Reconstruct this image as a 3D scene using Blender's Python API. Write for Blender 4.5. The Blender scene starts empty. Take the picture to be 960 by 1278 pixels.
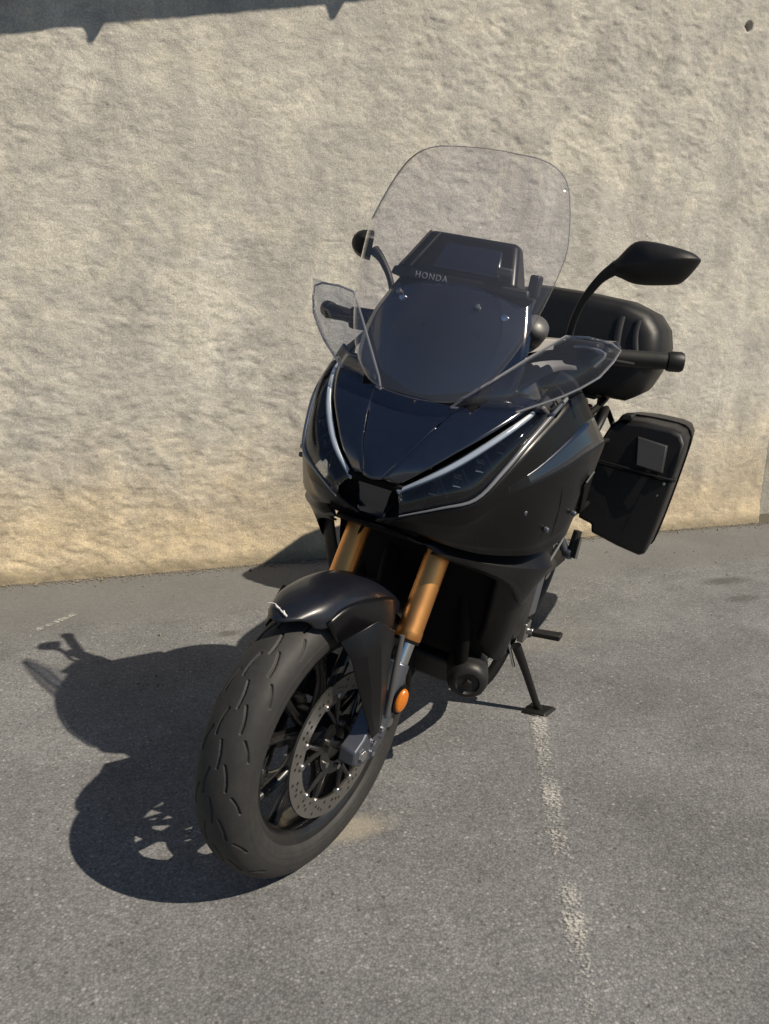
import bpy, bmesh, math, random
import numpy as np
from mathutils import Vector, Matrix

random.seed(4)
rng = np.random.default_rng(11)
C = bpy.context.scene.collection
sc = bpy.context.scene

# ------------------------------------------------------------------ camera
cam_d = bpy.data.cameras.new('camera')
cam = bpy.data.objects.new('camera', cam_d); C.objects.link(cam)
cam_d.sensor_fit = 'VERTICAL'; cam_d.sensor_height = 36.0
cam_d.lens = 1000.0 / 1278.0 * 36.0
cam_d.clip_start = 0.02; cam_d.clip_end = 400
LEAN, STEER = math.radians(9.81), math.radians(-8.35)
UX, UY = Vector((-.721, .693)).normalized(), None
UY = Vector((-UX.y, UX.x))                     # into the wall
P0 = Vector((-1.905, -1.072))
def w2(v):                                     # vector, bike-ground frame -> world frame
    a = Vector((v[0], v[1])); return Vector((a.dot(UX), a.dot(UY), v[2]))
def wp(p): return w2((p[0] - P0.x, p[1] - P0.y, p[2]))
yaw, pitch, roll = 3.586527870424926, 0.23594491300348563, 0.02425569565784758
fwd = Vector((math.cos(yaw)*math.cos(pitch), math.sin(yaw)*math.cos(pitch), -math.sin(pitch)))
right = fwd.cross(Vector((0, 0, 1))).normalized(); up = right.cross(fwd)
r2 = right*math.cos(roll) + up*math.sin(roll); u2 = -right*math.sin(roll) + up*math.cos(roll)
R = Matrix((w2(r2), w2(u2), w2(-fwd))).transposed()
cam.matrix_world = Matrix.Translation(wp((1.302683, 0.820357, 1.131204))) @ R.to_4x4()
sc.camera = cam

# ------------------------------------------------------------------ sky and sun
SUN = w2((.07, .965, 1.0)).normalized()
elev = math.asin(SUN.z); azim = math.atan2(SUN.x, SUN.y)
world = bpy.data.worlds.new('World'); sc.world = world; world.use_nodes = True
nt = world.node_tree; nt.nodes.clear()
out = nt.nodes.new('ShaderNodeOutputWorld'); bg = nt.nodes.new('ShaderNodeBackground'); sky = nt.nodes.new('ShaderNodeTexSky')
sky.sky_type = 'NISHITA'; sky.sun_disc = False
sky.sun_elevation = elev; sky.sun_rotation = azim; sky.air_density = 1.0; sky.dust_density = 0.1; sky.ozone_density = 3.5
bg.inputs['Strength'].default_value = 0.050
nt.links.new(sky.outputs[0], bg.inputs[0]); nt.links.new(bg.outputs[0], out.inputs[0])
sl = bpy.data.lights.new('sun', 'SUN'); sl.energy = 4.6; sl.angle = math.radians(.53); sl.color = (1.0, .885, .715)
so = bpy.data.objects.new('sun', sl); C.objects.link(so)
so.rotation_euler = SUN.to_track_quat('Z', 'Y').to_euler(); so.location = (3, -6, 8)
sc.view_settings.view_transform = 'Standard'; sc.view_settings.look = 'None'
sc.view_settings.exposure = 0.32; sc.view_settings.gamma = 1.0

# ------------------------------------------------------------------ materials
def new_mat(name):
    m = bpy.data.materials.new(name); m.use_nodes = True
    n = m.node_tree; b = n.nodes['Principled BSDF']; return m, n, b
def N(n, t, **kw):
    x = n.nodes.new(t)
    for k, v in kw.items():
        if k in x.inputs: x.inputs[k].default_value = v
        else: setattr(x, k, v)
    return x
def simple(name, col, rough=.5, metal=0., coat=0., dust=.0, bump=0., bscale=400, spec=.5, rvar=.06):
    m, n, b = new_mat(name)
    b.inputs['Base Color'].default_value = (*col, 1); b.inputs['Roughness'].default_value = rough
    b.inputs['Metallic'].default_value = metal; b.inputs['Coat Weight'].default_value = coat
    b.inputs['Coat Roughness'].default_value = .06; b.inputs['Specular IOR Level'].default_value = spec
    tc = N(n, 'ShaderNodeTexCoord')
    ns = N(n, 'ShaderNodeTexNoise', Scale=9., Detail=6., Roughness=.7); n.links.new(tc.outputs['Object'], ns.inputs['Vector'])
    mr = N(n, 'ShaderNodeMapRange'); mr.inputs['From Min'].default_value = .3; mr.inputs['From Max'].default_value = .7
    mr.inputs['To Min'].default_value = max(.02, rough - rvar); mr.inputs['To Max'].default_value = rough + rvar
    n.links.new(ns.outputs['Fac'], mr.inputs['Value']); n.links.new(mr.outputs[0], b.inputs['Roughness'])
    if dust > 0:
        n2 = N(n, 'ShaderNodeTexNoise', Scale=38., Detail=8., Roughness=.75); n.links.new(tc.outputs['Object'], n2.inputs['Vector'])
        cr = N(n, 'ShaderNodeMapRange'); cr.inputs['From Min'].default_value = .42; cr.inputs['From Max'].default_value = .8
        cr.inputs['To Max'].default_value = dust
        n.links.new(n2.outputs['Fac'], cr.inputs['Value'])
        mx = N(n, 'ShaderNodeMix', data_type='RGBA'); mx.inputs['A'].default_value = (*col, 1); mx.inputs['B'].default_value = (.24, .21, .17, 1)
        n.links.new(cr.outputs[0], mx.inputs['Factor']); n.links.new(mx.outputs['Result'], b.inputs['Base Color'])
    if bump > 0:
        n3 = N(n, 'ShaderNodeTexNoise', Scale=float(bscale), Detail=2.); n.links.new(tc.outputs['Object'], n3.inputs['Vector'])
        bp = N(n, 'ShaderNodeBump', Strength=bump, Distance=.001); n.links.new(n3.outputs['Fac'], bp.inputs['Height'])
        n.links.new(bp.outputs[0], b.inputs['Normal'])
    return m
M = {}
M['gloss'] = simple('black_metallic_paint', (.005, .0075, .017), .20, .0, 1.0, dust=.008, spec=.6, rvar=.05)
M['fender'] = simple('satin_metallic_paint', (.006, .007, .012), .34, 0, .35, dust=.012)
M['satin'] = simple('satin_black_paint', (.0042, .0042, .0052), .33, 0, .0, dust=.008, spec=.32)
M['matte'] = simple('matte_black_plastic', (.0058, .0058, .0064), .50, 0, 0, dust=.02, spec=.4, bump=.25, bscale=900)
M['dark'] = simple('shadow_black_plastic', (.003, .003, .0033), .75, 0, 0, dust=.008, spec=.15)
M['case'] = simple('textured_case_plastic', (.0058, .0058, .0066), .46, 0, 0, dust=.018, spec=.4, bump=.35, bscale=700)
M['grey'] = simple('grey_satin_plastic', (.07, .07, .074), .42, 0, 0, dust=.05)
M['rubber'] = simple('tyre_rubber', (.021, .021, .0215), .66, 0, 0, dust=.07, bump=.2, bscale=600)
M['grip'] = simple('grip_rubber', (.009, .009, .009), .66, 0, 0, dust=.03, bump=.3)
M['gold'] = simple('gold_anodised', (.86, .40, .13), .38, 1., 0, rvar=.05)
M['chrome'] = simple('polished_steel', (.62, .62, .64), .14, 1., 0)
M['steel'] = simple('brushed_steel', (.42, .41, .40), .34, 1., 0, dust=.12, rvar=.1)
M['iron'] = simple('disc_steel', (.40, .385, .36), .40, 1., 0, dust=.12, rvar=.1)
M['alu'] = simple('grey_cast_alloy', (.13, .14, .17), .38, .75, 0, dust=.06)
M['engine'] = simple('dark_engine_casting', (.016, .016, .018), .48, .3, 0, dust=.08, bump=.3, bscale=500)
M['wheel'] = simple('black_wheel_paint', (.007, .007, .0075), .32, 0, .3, dust=.05)
M['trim'] = simple('silver_trim_paint', (.22, .225, .24), .3, .5, .3)
M['drl'] = simple('white_light_guide', (.66, .71, .76), .22, 0, .6)
M['amber'] = simple('amber_reflector', (.52, .15, .008), .25, 0, .5, bump=.9, bscale=260)
M['white'] = simple('white_glare', (.72, .72, .72), .4)  # white colour for the sky glare painted on the fender
M['letter'] = simple('silver_lettering', (.55, .56, .58), .3, .4)
M['mirror'] = simple('mirror_glass', (.85, .86, .88), .03, 1., 0, rvar=.01)
M['seat'] = simple('seat_vinyl', (.018, .018, .018), .62, 0, 0, dust=.08, bump=.4, bscale=300)
M['red'] = simple('red_lens', (.35, .012, .01), .2, 0, .6)
M['screen_off'] = simple('dark_display', (.008, .009, .011), .08, 0, .5, rvar=.02)

def clear(name, tint, gloss=1.0, haze=.03, rough=.03):
    m = bpy.data.materials.new(name); m.use_nodes = True; n = m.node_tree; n.nodes.clear()
    o = N(n, 'ShaderNodeOutputMaterial'); t = N(n, 'ShaderNodeBsdfTransparent'); t.inputs[0].default_value = (*tint, 1)
    g = N(n, 'ShaderNodeBsdfGlossy'); g.inputs['Roughness'].default_value = rough; g.inputs[0].default_value = (gloss, gloss, gloss, 1)
    d = N(n, 'ShaderNodeBsdfDiffuse'); d.inputs[0].default_value = (.5, .5, .52, 1)
    f = N(n, 'ShaderNodeFresnel'); ge = N(n, 'ShaderNodeNewGeometry')      # same reflectance from either side of the sheet
    ir = N(n, 'ShaderNodeMapRange'); ir.inputs['To Min'].default_value = 1.45; ir.inputs['To Max'].default_value = 1/1.45
    n.links.new(ge.outputs['Backfacing'], ir.inputs['Value']); n.links.new(ir.outputs[0], f.inputs['IOR'])
    a = N(n, 'ShaderNodeMixShader'); a.inputs[0].default_value = haze
    b = N(n, 'ShaderNodeMixShader')
    n.links.new(t.outputs[0], a.inputs[1]); n.links.new(d.outputs[0], a.inputs[2])
    n.links.new(f.outputs[0], b.inputs[0]); n.links.new(a.outputs[0], b.inputs[1]); n.links.new(g.outputs[0], b.inputs[2])
    n.links.new(b.outputs[0], o.inputs[0]); return m
M['clear'] = clear('clear_windscreen_plastic', (.95, .945, .965), haze=.032)
M['plate'] = simple('case_panel_plastic', (.030, .030, .032), .4, dust=.03)
M['strip'] = simple('pale_trim', (.42, .42, .43), .35, .3)
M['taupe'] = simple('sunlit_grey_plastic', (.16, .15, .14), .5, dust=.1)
M['clear_edge'] = clear('windscreen_edge', (.66, .65, .69), haze=.12)
M['smoke'] = clear('clear_deflector_plastic', (.80, .82, .87), haze=.025)
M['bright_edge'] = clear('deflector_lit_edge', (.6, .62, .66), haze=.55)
M['lens'] = clear('headlight_lens', (.66, .69, .74), haze=.004)

# ------------------------------------------------------------------ mesh helpers
AX = Vector((-math.sin(math.radians(26.5)), 0, math.cos(math.radians(26.5)))); AO = Vector((.108, 0, 0))
SM = Matrix.Translation(AO) @ Matrix.Rotation(STEER, 4, AX) @ Matrix.Translation(-AO)
def cr(pts, n, closed=False):
    """Catmull-Rom through the points, n samples per span"""
    pts = [Vector(p) for p in pts]; L = len(pts)
    if L < 3 or n <= 1: return pts
    res = []
    for i in range(L if closed else L - 1):
        if closed: p0, p1, p2, p3 = pts[i-1], pts[i], pts[(i+1) % L], pts[(i+2) % L]
        else:
            p1, p2 = pts[i], pts[i+1]
            p0 = pts[i-1] if i else p1*2 - p2
            p3 = pts[i+2] if i + 2 < L else p2*2 - p1
        for k in range(n):
            t = k / n
            res.append(.5*((2*p1) + (p2-p0)*t + (2*p0-5*p1+4*p2-p3)*t*t + (3*p1-p0-3*p2+p3)*t**3))
    if not closed: res.append(pts[-1])
    return res
class MB:
    def __init__(s): s.v = []; s.f = []
    def add(s, v, f):
        o = len(s.v); s.v += [Vector(p) for p in v]; s.f += [tuple(i + o for i in q) for q in f]; return s
    def grid(s, rows, close_u=False, close_v=False):
        nr, nc = len(rows), len(rows[0]); f = []
        for i in range(nr if close_u else nr - 1):
            for j in range(nc if close_v else nc - 1):
                a, b = i*nc + j, i*nc + (j+1) % nc; c, d = ((i+1) % nr)*nc + (j+1) % nc, ((i+1) % nr)*nc + j
                f.append((a, b, c, d))
        return s.add([p for r in rows for p in r], f)
    def surf(s, ctrl, nu=6, nv=6, lin_v=False):
        rows = [cr(r, 1 if lin_v else nv) for r in ctrl]
        if lin_v and nv > 1:
            rr = []
            for r in rows:
                q = []
                for a, b in zip(r[:-1], r[1:]): q += [a.lerp(b, k/nv) for k in range(nv)]
                rr.append(q + [r[-1]])
            rows = rr
        cols = [cr([r[j] for r in rows], nu) for j in range(len(rows[0]))]
        return s.grid([[c[i] for c in cols] for i in range(len(cols[0]))])
    def tube(s, pts, r, seg=12, smooth=0, caps=True, flat=1.0, nrm=None):
        rad = r if isinstance(r, (list, tuple)) else [r]*len(pts)
        if smooth:
            q = cr([Vector((*p, )) for p in pts], smooth)
            rr = []
            for a, b in zip(rad[:-1], rad[1:]): rr += [a + (b-a)*k/smooth for k in range(smooth)]
            rad = rr + [rad[-1]]; pts = q
        pts = [Vector(p) for p in pts]; rings = []; prev = Vector(nrm) if nrm else None
        for i, p in enumerate(pts):
            t = (pts[min(i+1, len(pts)-1)] - pts[max(i-1, 0)]).normalized()
            if prev is None: prev = t.orthogonal()
            x = (prev - t*prev.dot(t)).normalized(); y = t.cross(x); prev = x
            rings.append([p + (x*math.cos(a)*flat + y*math.sin(a))*rad[i] for a in [2*math.pi*k/seg for k in range(seg)]])
        o = len(s.v); s.grid(rings, close_v=True)
        if caps: s.f.append(tuple(o + k for k in reversed(range(seg)))); s.f.append(tuple(o + (len(pts)-1)*seg + k for k in range(seg)))
        return s
    def lathe(s, prof, o=(0, 0, 0), ax=(0, 1, 0), seg=48, closed=False):
        ax = Vector(ax).normalized(); x = ax.orthogonal().normalized(); y = ax.cross(x); o = Vector(o)
        rows = [[o + ax*h + (x*math.cos(2*math.pi*k/seg) + y*math.sin(2*math.pi*k/seg))*r for k in range(seg)] for r, h in prof]
        return s.grid(rows, close_u=closed, close_v=True)
    def hull8(s, p):
        return s.add(p, [(0, 3, 2, 1), (4, 5, 6, 7), (0, 1, 5, 4), (1, 2, 6, 5), (2, 3, 7, 6), (3, 0, 4, 7)])
    def box(s, c, d, rot=None):
        c = Vector(c); h = Vector(d)*.5
        q = [Vector((x*h.x, y*h.y, z*h.z)) for z in (-1, 1) for x, y in ((-1, -1), (1, -1), (1, 1), (-1, 1))]
        if rot: q = [rot @ a for a in q]
        return s.hull8([a + c for a in q])
    def loft(s, rings, caps=True):
        o = len(s.v); n = len(rings[0]); s.grid(rings, close_v=True)
        if caps: s.f.append(tuple(o + k for k in reversed(range(n)))); s.f.append(tuple(o + (len(rings)-1)*n + k for k in range(n)))
        return s
    def mirror(s): s.v = [Vector((p.x, -p.y, p.z)) for p in s.v]; s.f = [tuple(reversed(q)) for q in s.f]; return s
    def both(s):
        v = [Vector((p.x, -p.y, p.z)) for p in s.v]; f = [tuple(reversed(q)) for q in s.f]; return s.add(v, f)
    def build(s, name, mat, parent=None, steer=False, solid=0, off=-1, bevel=0, bseg=2, sub=0, flat=False, angle=40):
        v = [SM @ p for p in s.v] if steer else s.v
        me = bpy.data.meshes.new(name); me.from_pydata([tuple(p) for p in v], [], s.f); me.update()
        bm = bmesh.new(); bm.from_mesh(me); bmesh.ops.recalc_face_normals(bm, faces=bm.faces[:]) if not solid else None
        if not flat:
            for q in bm.faces: q.smooth = True
            for e in bm.edges:
                if len(e.link_faces) == 2 and e.calc_face_angle(0) > math.radians(angle): e.smooth = False
        bm.to_mesh(me); bm.free()
        o = bpy.data.objects.new(name, me); C.objects.link(o); o.parent = parent; me.materials.append(M[mat] if isinstance(mat, str) else mat)
        if solid: x = o.modifiers.new('s', 'SOLIDIFY'); x.thickness = solid; x.offset = off
        if bevel: x = o.modifiers.new('b', 'BEVEL'); x.width = bevel; x.segments = bseg; x.limit_method = 'ANGLE'; x.angle_limit = math.radians(35); x.harden_normals = False
        if sub: x = o.modifiers.new('u', 'SUBSURF'); x.levels = sub; x.render_levels = sub
        return o
def tag(o, label, cat, group=None, kind=None):
    if label: o['label'] = label
    if cat: o['category'] = cat
    if group: o['group'] = group
    if kind: o['kind'] = kind
    return o
def rrect(cx, cy, w, h, r, n=5):
    """rounded rectangle outline, 2D"""
    q = []
    for sx, sy, a0 in ((1, 1, 0), (-1, 1, 90), (-1, -1, 180), (1, -1, 270)):
        for k in range(n + 1):
            a = math.radians(a0 + 90*k/n); q.append((cx + sx*(w/2 - r) + r*math.cos(a), cy + sy*(h/2 - r) + r*math.sin(a)))
    return q

# ------------------------------------------------------------------ ground
def vnoise(x, y, seed):
    """smooth value noise on arrays"""
    x0 = np.floor(x).astype(int); y0 = np.floor(y).astype(int); fx = x - x0; fy = y - y0
    fx = fx*fx*(3 - 2*fx); fy = fy*fy*(3 - 2*fy)
    def h(a, b):
        n = (a*374761393 + b*668265263 + seed*1442695041) & 0x7fffffff
        n = ((n ^ (n >> 13))*1274126177) & 0x7fffffff
        return ((n ^ (n >> 16)) & 0xffff)/65535.
    return (h(x0, y0)*(1-fx) + h(x0+1, y0)*fx)*(1-fy) + (h(x0, y0+1)*(1-fx) + h(x0+1, y0+1)*fx)*fy
def fbm(x, y, seed, oc=5, gain=.5):
    t = np.zeros_like(x); a = 1.; s = 0.
    for k in range(oc): t += a*(vnoise(x, y, seed + k*17) - .5); s += a; a *= gain; x = x*2.03 + 3.1; y = y*2.03 + 1.7
    return t/s
def sheet(name, xs, ys, zfun, mat, vertical=False):
    X, Y = np.meshgrid(xs, ys); Z = zfun(X, Y)
    co = np.stack([X, Z, Y] if vertical else [X, Y, Z], -1).reshape(-1, 3).astype(np.float32)
    ny, nx = X.shape; i = np.arange(nx*ny).reshape(ny, nx)
    q = np.stack([i[:-1, :-1], i[:-1, 1:], i[1:, 1:], i[1:, :-1]], -1).reshape(-1, 4)
    me = bpy.data.meshes.new(name); me.vertices.add(len(co)); me.vertices.foreach_set('co', co.ravel())
    me.loops.add(q.size); me.loops.foreach_set('vertex_index', q.ravel().astype(np.int32)); me.polygons.add(len(q))
    me.polygons.foreach_set('loop_start', np.arange(0, q.size, 4, dtype=np.int32)); me.polygons.foreach_set('loop_total', np.full(len(q), 4, np.int32))
    me.update(calc_edges=True); me.polygons.foreach_set('use_smooth', np.ones(len(q), bool))
    o = bpy.data.objects.new(name, me); C.objects.link(o); me.materials.append(mat); return o

def asphalt():
    m, n, b = new_mat('worn_asphalt'); L = n.links.new
    tc = N(n, 'ShaderNodeTexCoord'); P = tc.outputs['Object']
    vo = N(n, 'ShaderNodeTexVoronoi', Scale=190., Randomness=1.); L(P, vo.inputs['Vector'])
    vo2 = N(n, 'ShaderNodeTexVoronoi', Scale=420.); L(P, vo2.inputs['Vector'])
    no = N(n, 'ShaderNodeTexNoise', Scale=2.2, Detail=4., Roughness=.62); L(P, no.inputs['Vector'])
    no2 = N(n, 'ShaderNodeTexNoise', Scale=40., Detail=5., Roughness=.7); L(P, no2.inputs['Vector'])
    sep = N(n, 'ShaderNodeSeparateColor'); L(vo.outputs['Color'], sep.inputs[0])
    ramp = N(n, 'ShaderNodeValToRGB'); L(sep.outputs[0], ramp.inputs[0])
    e = ramp.color_ramp.elements; e[0].position = 0; e[0].color = (.158, .162, .168, 1); e[1].position = 1; e[1].color = (.275, .277, .28, 1)
    for p, c in ((.35, (.171, .175, .180, 1)), (.75, (.189, .193, .198, 1)), (.93, (.213, .217, .222, 1))):
        x = ramp.color_ramp.elements.new(p); x.color = c
    edge = N(n, 'ShaderNodeMapRange'); edge.inputs['From Min'].default_value = .35; edge.inputs['From Max'].default_value = .75
    edge.inputs['To Min'].default_value = 1.; edge.inputs['To Max'].default_value = .68; L(vo.outputs['Distance'], edge.inputs['Value'])
    m1 = N(n, 'ShaderNodeMix', data_type='RGBA', blend_type='MULTIPLY'); m1.inputs['Factor'].default_value = 1.
    L(ramp.outputs[0], m1.inputs['A']); L(edge.outputs[0], m1.inputs['B'])
    # broad tonal wear
    big = N(n, 'ShaderNodeMapRange'); big.inputs['From Min'].default_value = .3; big.inputs['From Max'].default_value = .7
    big.inputs['To Min'].default_value = .76; big.inputs['To Max'].default_value = 1.20; L(no.outputs['Fac'], big.inputs['Value'])
    m2 = N(n, 'ShaderNodeMix', data_type='RGBA', blend_type='MULTIPLY'); m2.inputs['Factor'].default_value = 1.
    L(m1.outputs['Result'], m2.inputs['A']); L(big.outputs[0], m2.inputs['B'])
    for sc_, lo_, hi_ in ((13., .90, 1.10), (70., .82, 1.2)):
        nx_ = N(n, 'ShaderNodeTexNoise', Scale=sc_, Detail=5., Roughness=.7); L(P, nx_.inputs['Vector'])
        rx_ = N(n, 'ShaderNodeMapRange'); L(nx_.outputs['Fac'], rx_.inputs['Value']); rx_.inputs['From Min'].default_value = .3; rx_.inputs['From Max'].default_value = .7; rx_.inputs['To Min'].default_value = lo_; rx_.inputs['To Max'].default_value = hi_
        mx_ = N(n, 'ShaderNodeMix', data_type='RGBA', blend_type='MULTIPLY'); mx_.inputs['Factor'].default_value = 1.; L(m2.outputs['Result'], mx_.inputs['A']); L(rx_.outputs[0], mx_.inputs['B']); m2 = mx_
    # scattered pale and dark stones
    vs = N(n, 'ShaderNodeTexVoronoi', Scale=48.); L(P, vs.inputs['Vector']); vc = N(n, 'ShaderNodeSeparateColor'); L(vs.outputs['Color'], vc.inputs[0])
    for ch_, th_, col_ in ((0, .80, (.36, .355, .34, 1)), (1, .82, (.055, .054, .052, 1))):
        t1 = N(n, 'ShaderNodeMath', operation='GREATER_THAN'); L(vc.outputs[ch_], t1.inputs[0]); t1.inputs[1].default_value = th_
        t2 = N(n, 'ShaderNodeMapRange'); L(vs.outputs['Distance'], t2.inputs['Value']); t2.inputs['From Min'].default_value = .12; t2.inputs['From Max'].default_value = .24; t2.inputs['To Min'].default_value = .7; t2.inputs['To Max'].default_value = 0
        t3 = N(n, 'ShaderNodeMath', operation='MULTIPLY'); L(t1.outputs[0], t3.inputs[0]); L(t2.outputs[0], t3.inputs[1])
        mx_ = N(n, 'ShaderNodeMix', data_type='RGBA'); L(t3.outputs[0], mx_.inputs['Factor']); L(m2.outputs['Result'], mx_.inputs['A']); mx_.inputs['B'].default_value = col_; m2 = mx_
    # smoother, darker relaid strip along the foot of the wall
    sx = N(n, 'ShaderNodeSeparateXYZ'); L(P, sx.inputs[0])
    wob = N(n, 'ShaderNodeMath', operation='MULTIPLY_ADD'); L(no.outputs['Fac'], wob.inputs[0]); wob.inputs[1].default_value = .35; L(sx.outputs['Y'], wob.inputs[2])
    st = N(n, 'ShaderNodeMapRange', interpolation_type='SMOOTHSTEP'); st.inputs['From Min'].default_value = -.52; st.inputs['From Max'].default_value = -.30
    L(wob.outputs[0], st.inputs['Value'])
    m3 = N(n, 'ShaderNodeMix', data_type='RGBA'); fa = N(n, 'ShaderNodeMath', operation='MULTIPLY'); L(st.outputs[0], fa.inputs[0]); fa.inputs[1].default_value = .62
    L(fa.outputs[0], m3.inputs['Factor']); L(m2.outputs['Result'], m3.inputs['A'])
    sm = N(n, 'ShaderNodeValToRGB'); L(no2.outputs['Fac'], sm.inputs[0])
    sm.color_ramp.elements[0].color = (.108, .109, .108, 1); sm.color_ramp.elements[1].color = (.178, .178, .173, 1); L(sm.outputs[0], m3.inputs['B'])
    cur = m3.outputs['Result']
    # local marks with their own shape: sandy dust patch, oil spots
    for (cx, cy, rx, ry, col, k) in ((-.50, -2.06, .115, .055, (.36, .32, .25, 1), .5), (1.71, -.85, .16, .055, (.05, .048, .045, 1), .6),
                                     (1.60, -1.07, .12, .045, (.055, .05, .047, 1), .5), (-.56, -.82, .05, .03, (.06, .055, .05, 1), .6), (.45, -1.2, .3, .12, (.23, .205, .17, 1), .3)):
        mp = N(n, 'ShaderNodeMapping'); mp.inputs['Location'].default_value = (-cx/rx, -cy/ry, 0); mp.inputs['Scale'].default_value = (1/rx, 1/ry, 0); L(P, mp.inputs['Vector'])
        ln = N(n, 'ShaderNodeVectorMath', operation='LENGTH'); L(mp.outputs[0], ln.inputs[0])
        ad = N(n, 'ShaderNodeMath', operation='MULTIPLY_ADD'); L(no2.outputs['Fac'], ad.inputs[0]); ad.inputs[1].default_value = 1.1; L(ln.outputs['Value'], ad.inputs[2])
        mr = N(n, 'ShaderNodeMapRange', interpolation_type='SMOOTHSTEP'); mr.inputs['From Min'].default_value = .9; mr.inputs['From Max'].default_value = 1.7
        mr.inputs['To Min'].default_value = k; mr.inputs['To Max'].default_value = 0; L(ad.outputs[0], mr.inputs['Value'])
        mm = N(n, 'ShaderNodeMix', data_type='RGBA'); L(mr.outputs[0], mm.inputs['Factor']); L(cur, mm.inputs['A']); mm.inputs['B'].default_value = col; cur = mm.outputs['Result']
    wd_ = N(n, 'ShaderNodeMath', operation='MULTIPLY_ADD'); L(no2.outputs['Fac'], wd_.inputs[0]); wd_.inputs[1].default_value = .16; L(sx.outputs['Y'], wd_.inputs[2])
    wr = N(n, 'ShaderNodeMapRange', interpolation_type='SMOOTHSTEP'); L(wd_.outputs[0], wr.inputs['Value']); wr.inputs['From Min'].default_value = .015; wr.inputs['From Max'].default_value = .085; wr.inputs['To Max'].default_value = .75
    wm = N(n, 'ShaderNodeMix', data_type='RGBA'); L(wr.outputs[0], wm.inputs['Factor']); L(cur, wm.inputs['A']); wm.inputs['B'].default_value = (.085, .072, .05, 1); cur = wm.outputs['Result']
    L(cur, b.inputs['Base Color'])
    h = N(n, 'ShaderNodeMath', operation='MULTIPLY_ADD'); L(vo.outputs['Distance'], h.inputs[0]); h.inputs[1].default_value = -1.; L(no2.outputs['Fac'], h.inputs[2])
    h2 = N(n, 'ShaderNodeMath', operation='MULTIPLY_ADD'); L(vo2.outputs['Distance'], h2.inputs[0]); h2.inputs[1].default_value = -.4; L(h.outputs[0], h2.inputs[2])
    bs = N(n, 'ShaderNodeMapRange'); L(st.outputs[0], bs.inputs['Value']); bs.inputs['To Min'].default_value = .5; bs.inputs['To Max'].default_value = .35
    bp = N(n, 'ShaderNodeBump', Distance=.0016); L(bs.outputs[0], bp.inputs['Strength']); L(h2.outputs[0], bp.inputs['Height']); L(bp.outputs[0], b.inputs['Normal'])
    b.inputs['Roughness'].default_value = .88; b.inputs['Specular IOR Level'].default_value = .3
    return m
M['asphalt'] = asphalt()
gx = np.concatenate([np.linspace(-60, -4, 12)[:-1], np.linspace(-4, 5, 120), np.linspace(5, 60, 12)[1:]])
gy = np.concatenate([np.linspace(-60, -6, 12)[:-1], np.linspace(-6, .3, 100), [1, 20, 60]])
def gz(x, y):
    near = np.clip((y + .9)/.9, 0, 1)*np.clip(1.2 - y*0, 0, 1)
    z = fbm(x*1.3, y*1.3, 5, 3)*.006*np.clip(near, 0, 1)
    return z
g = sheet('ground', gx, gy, gz, M['asphalt']); tag(g, None, None, kind='structure')

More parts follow.
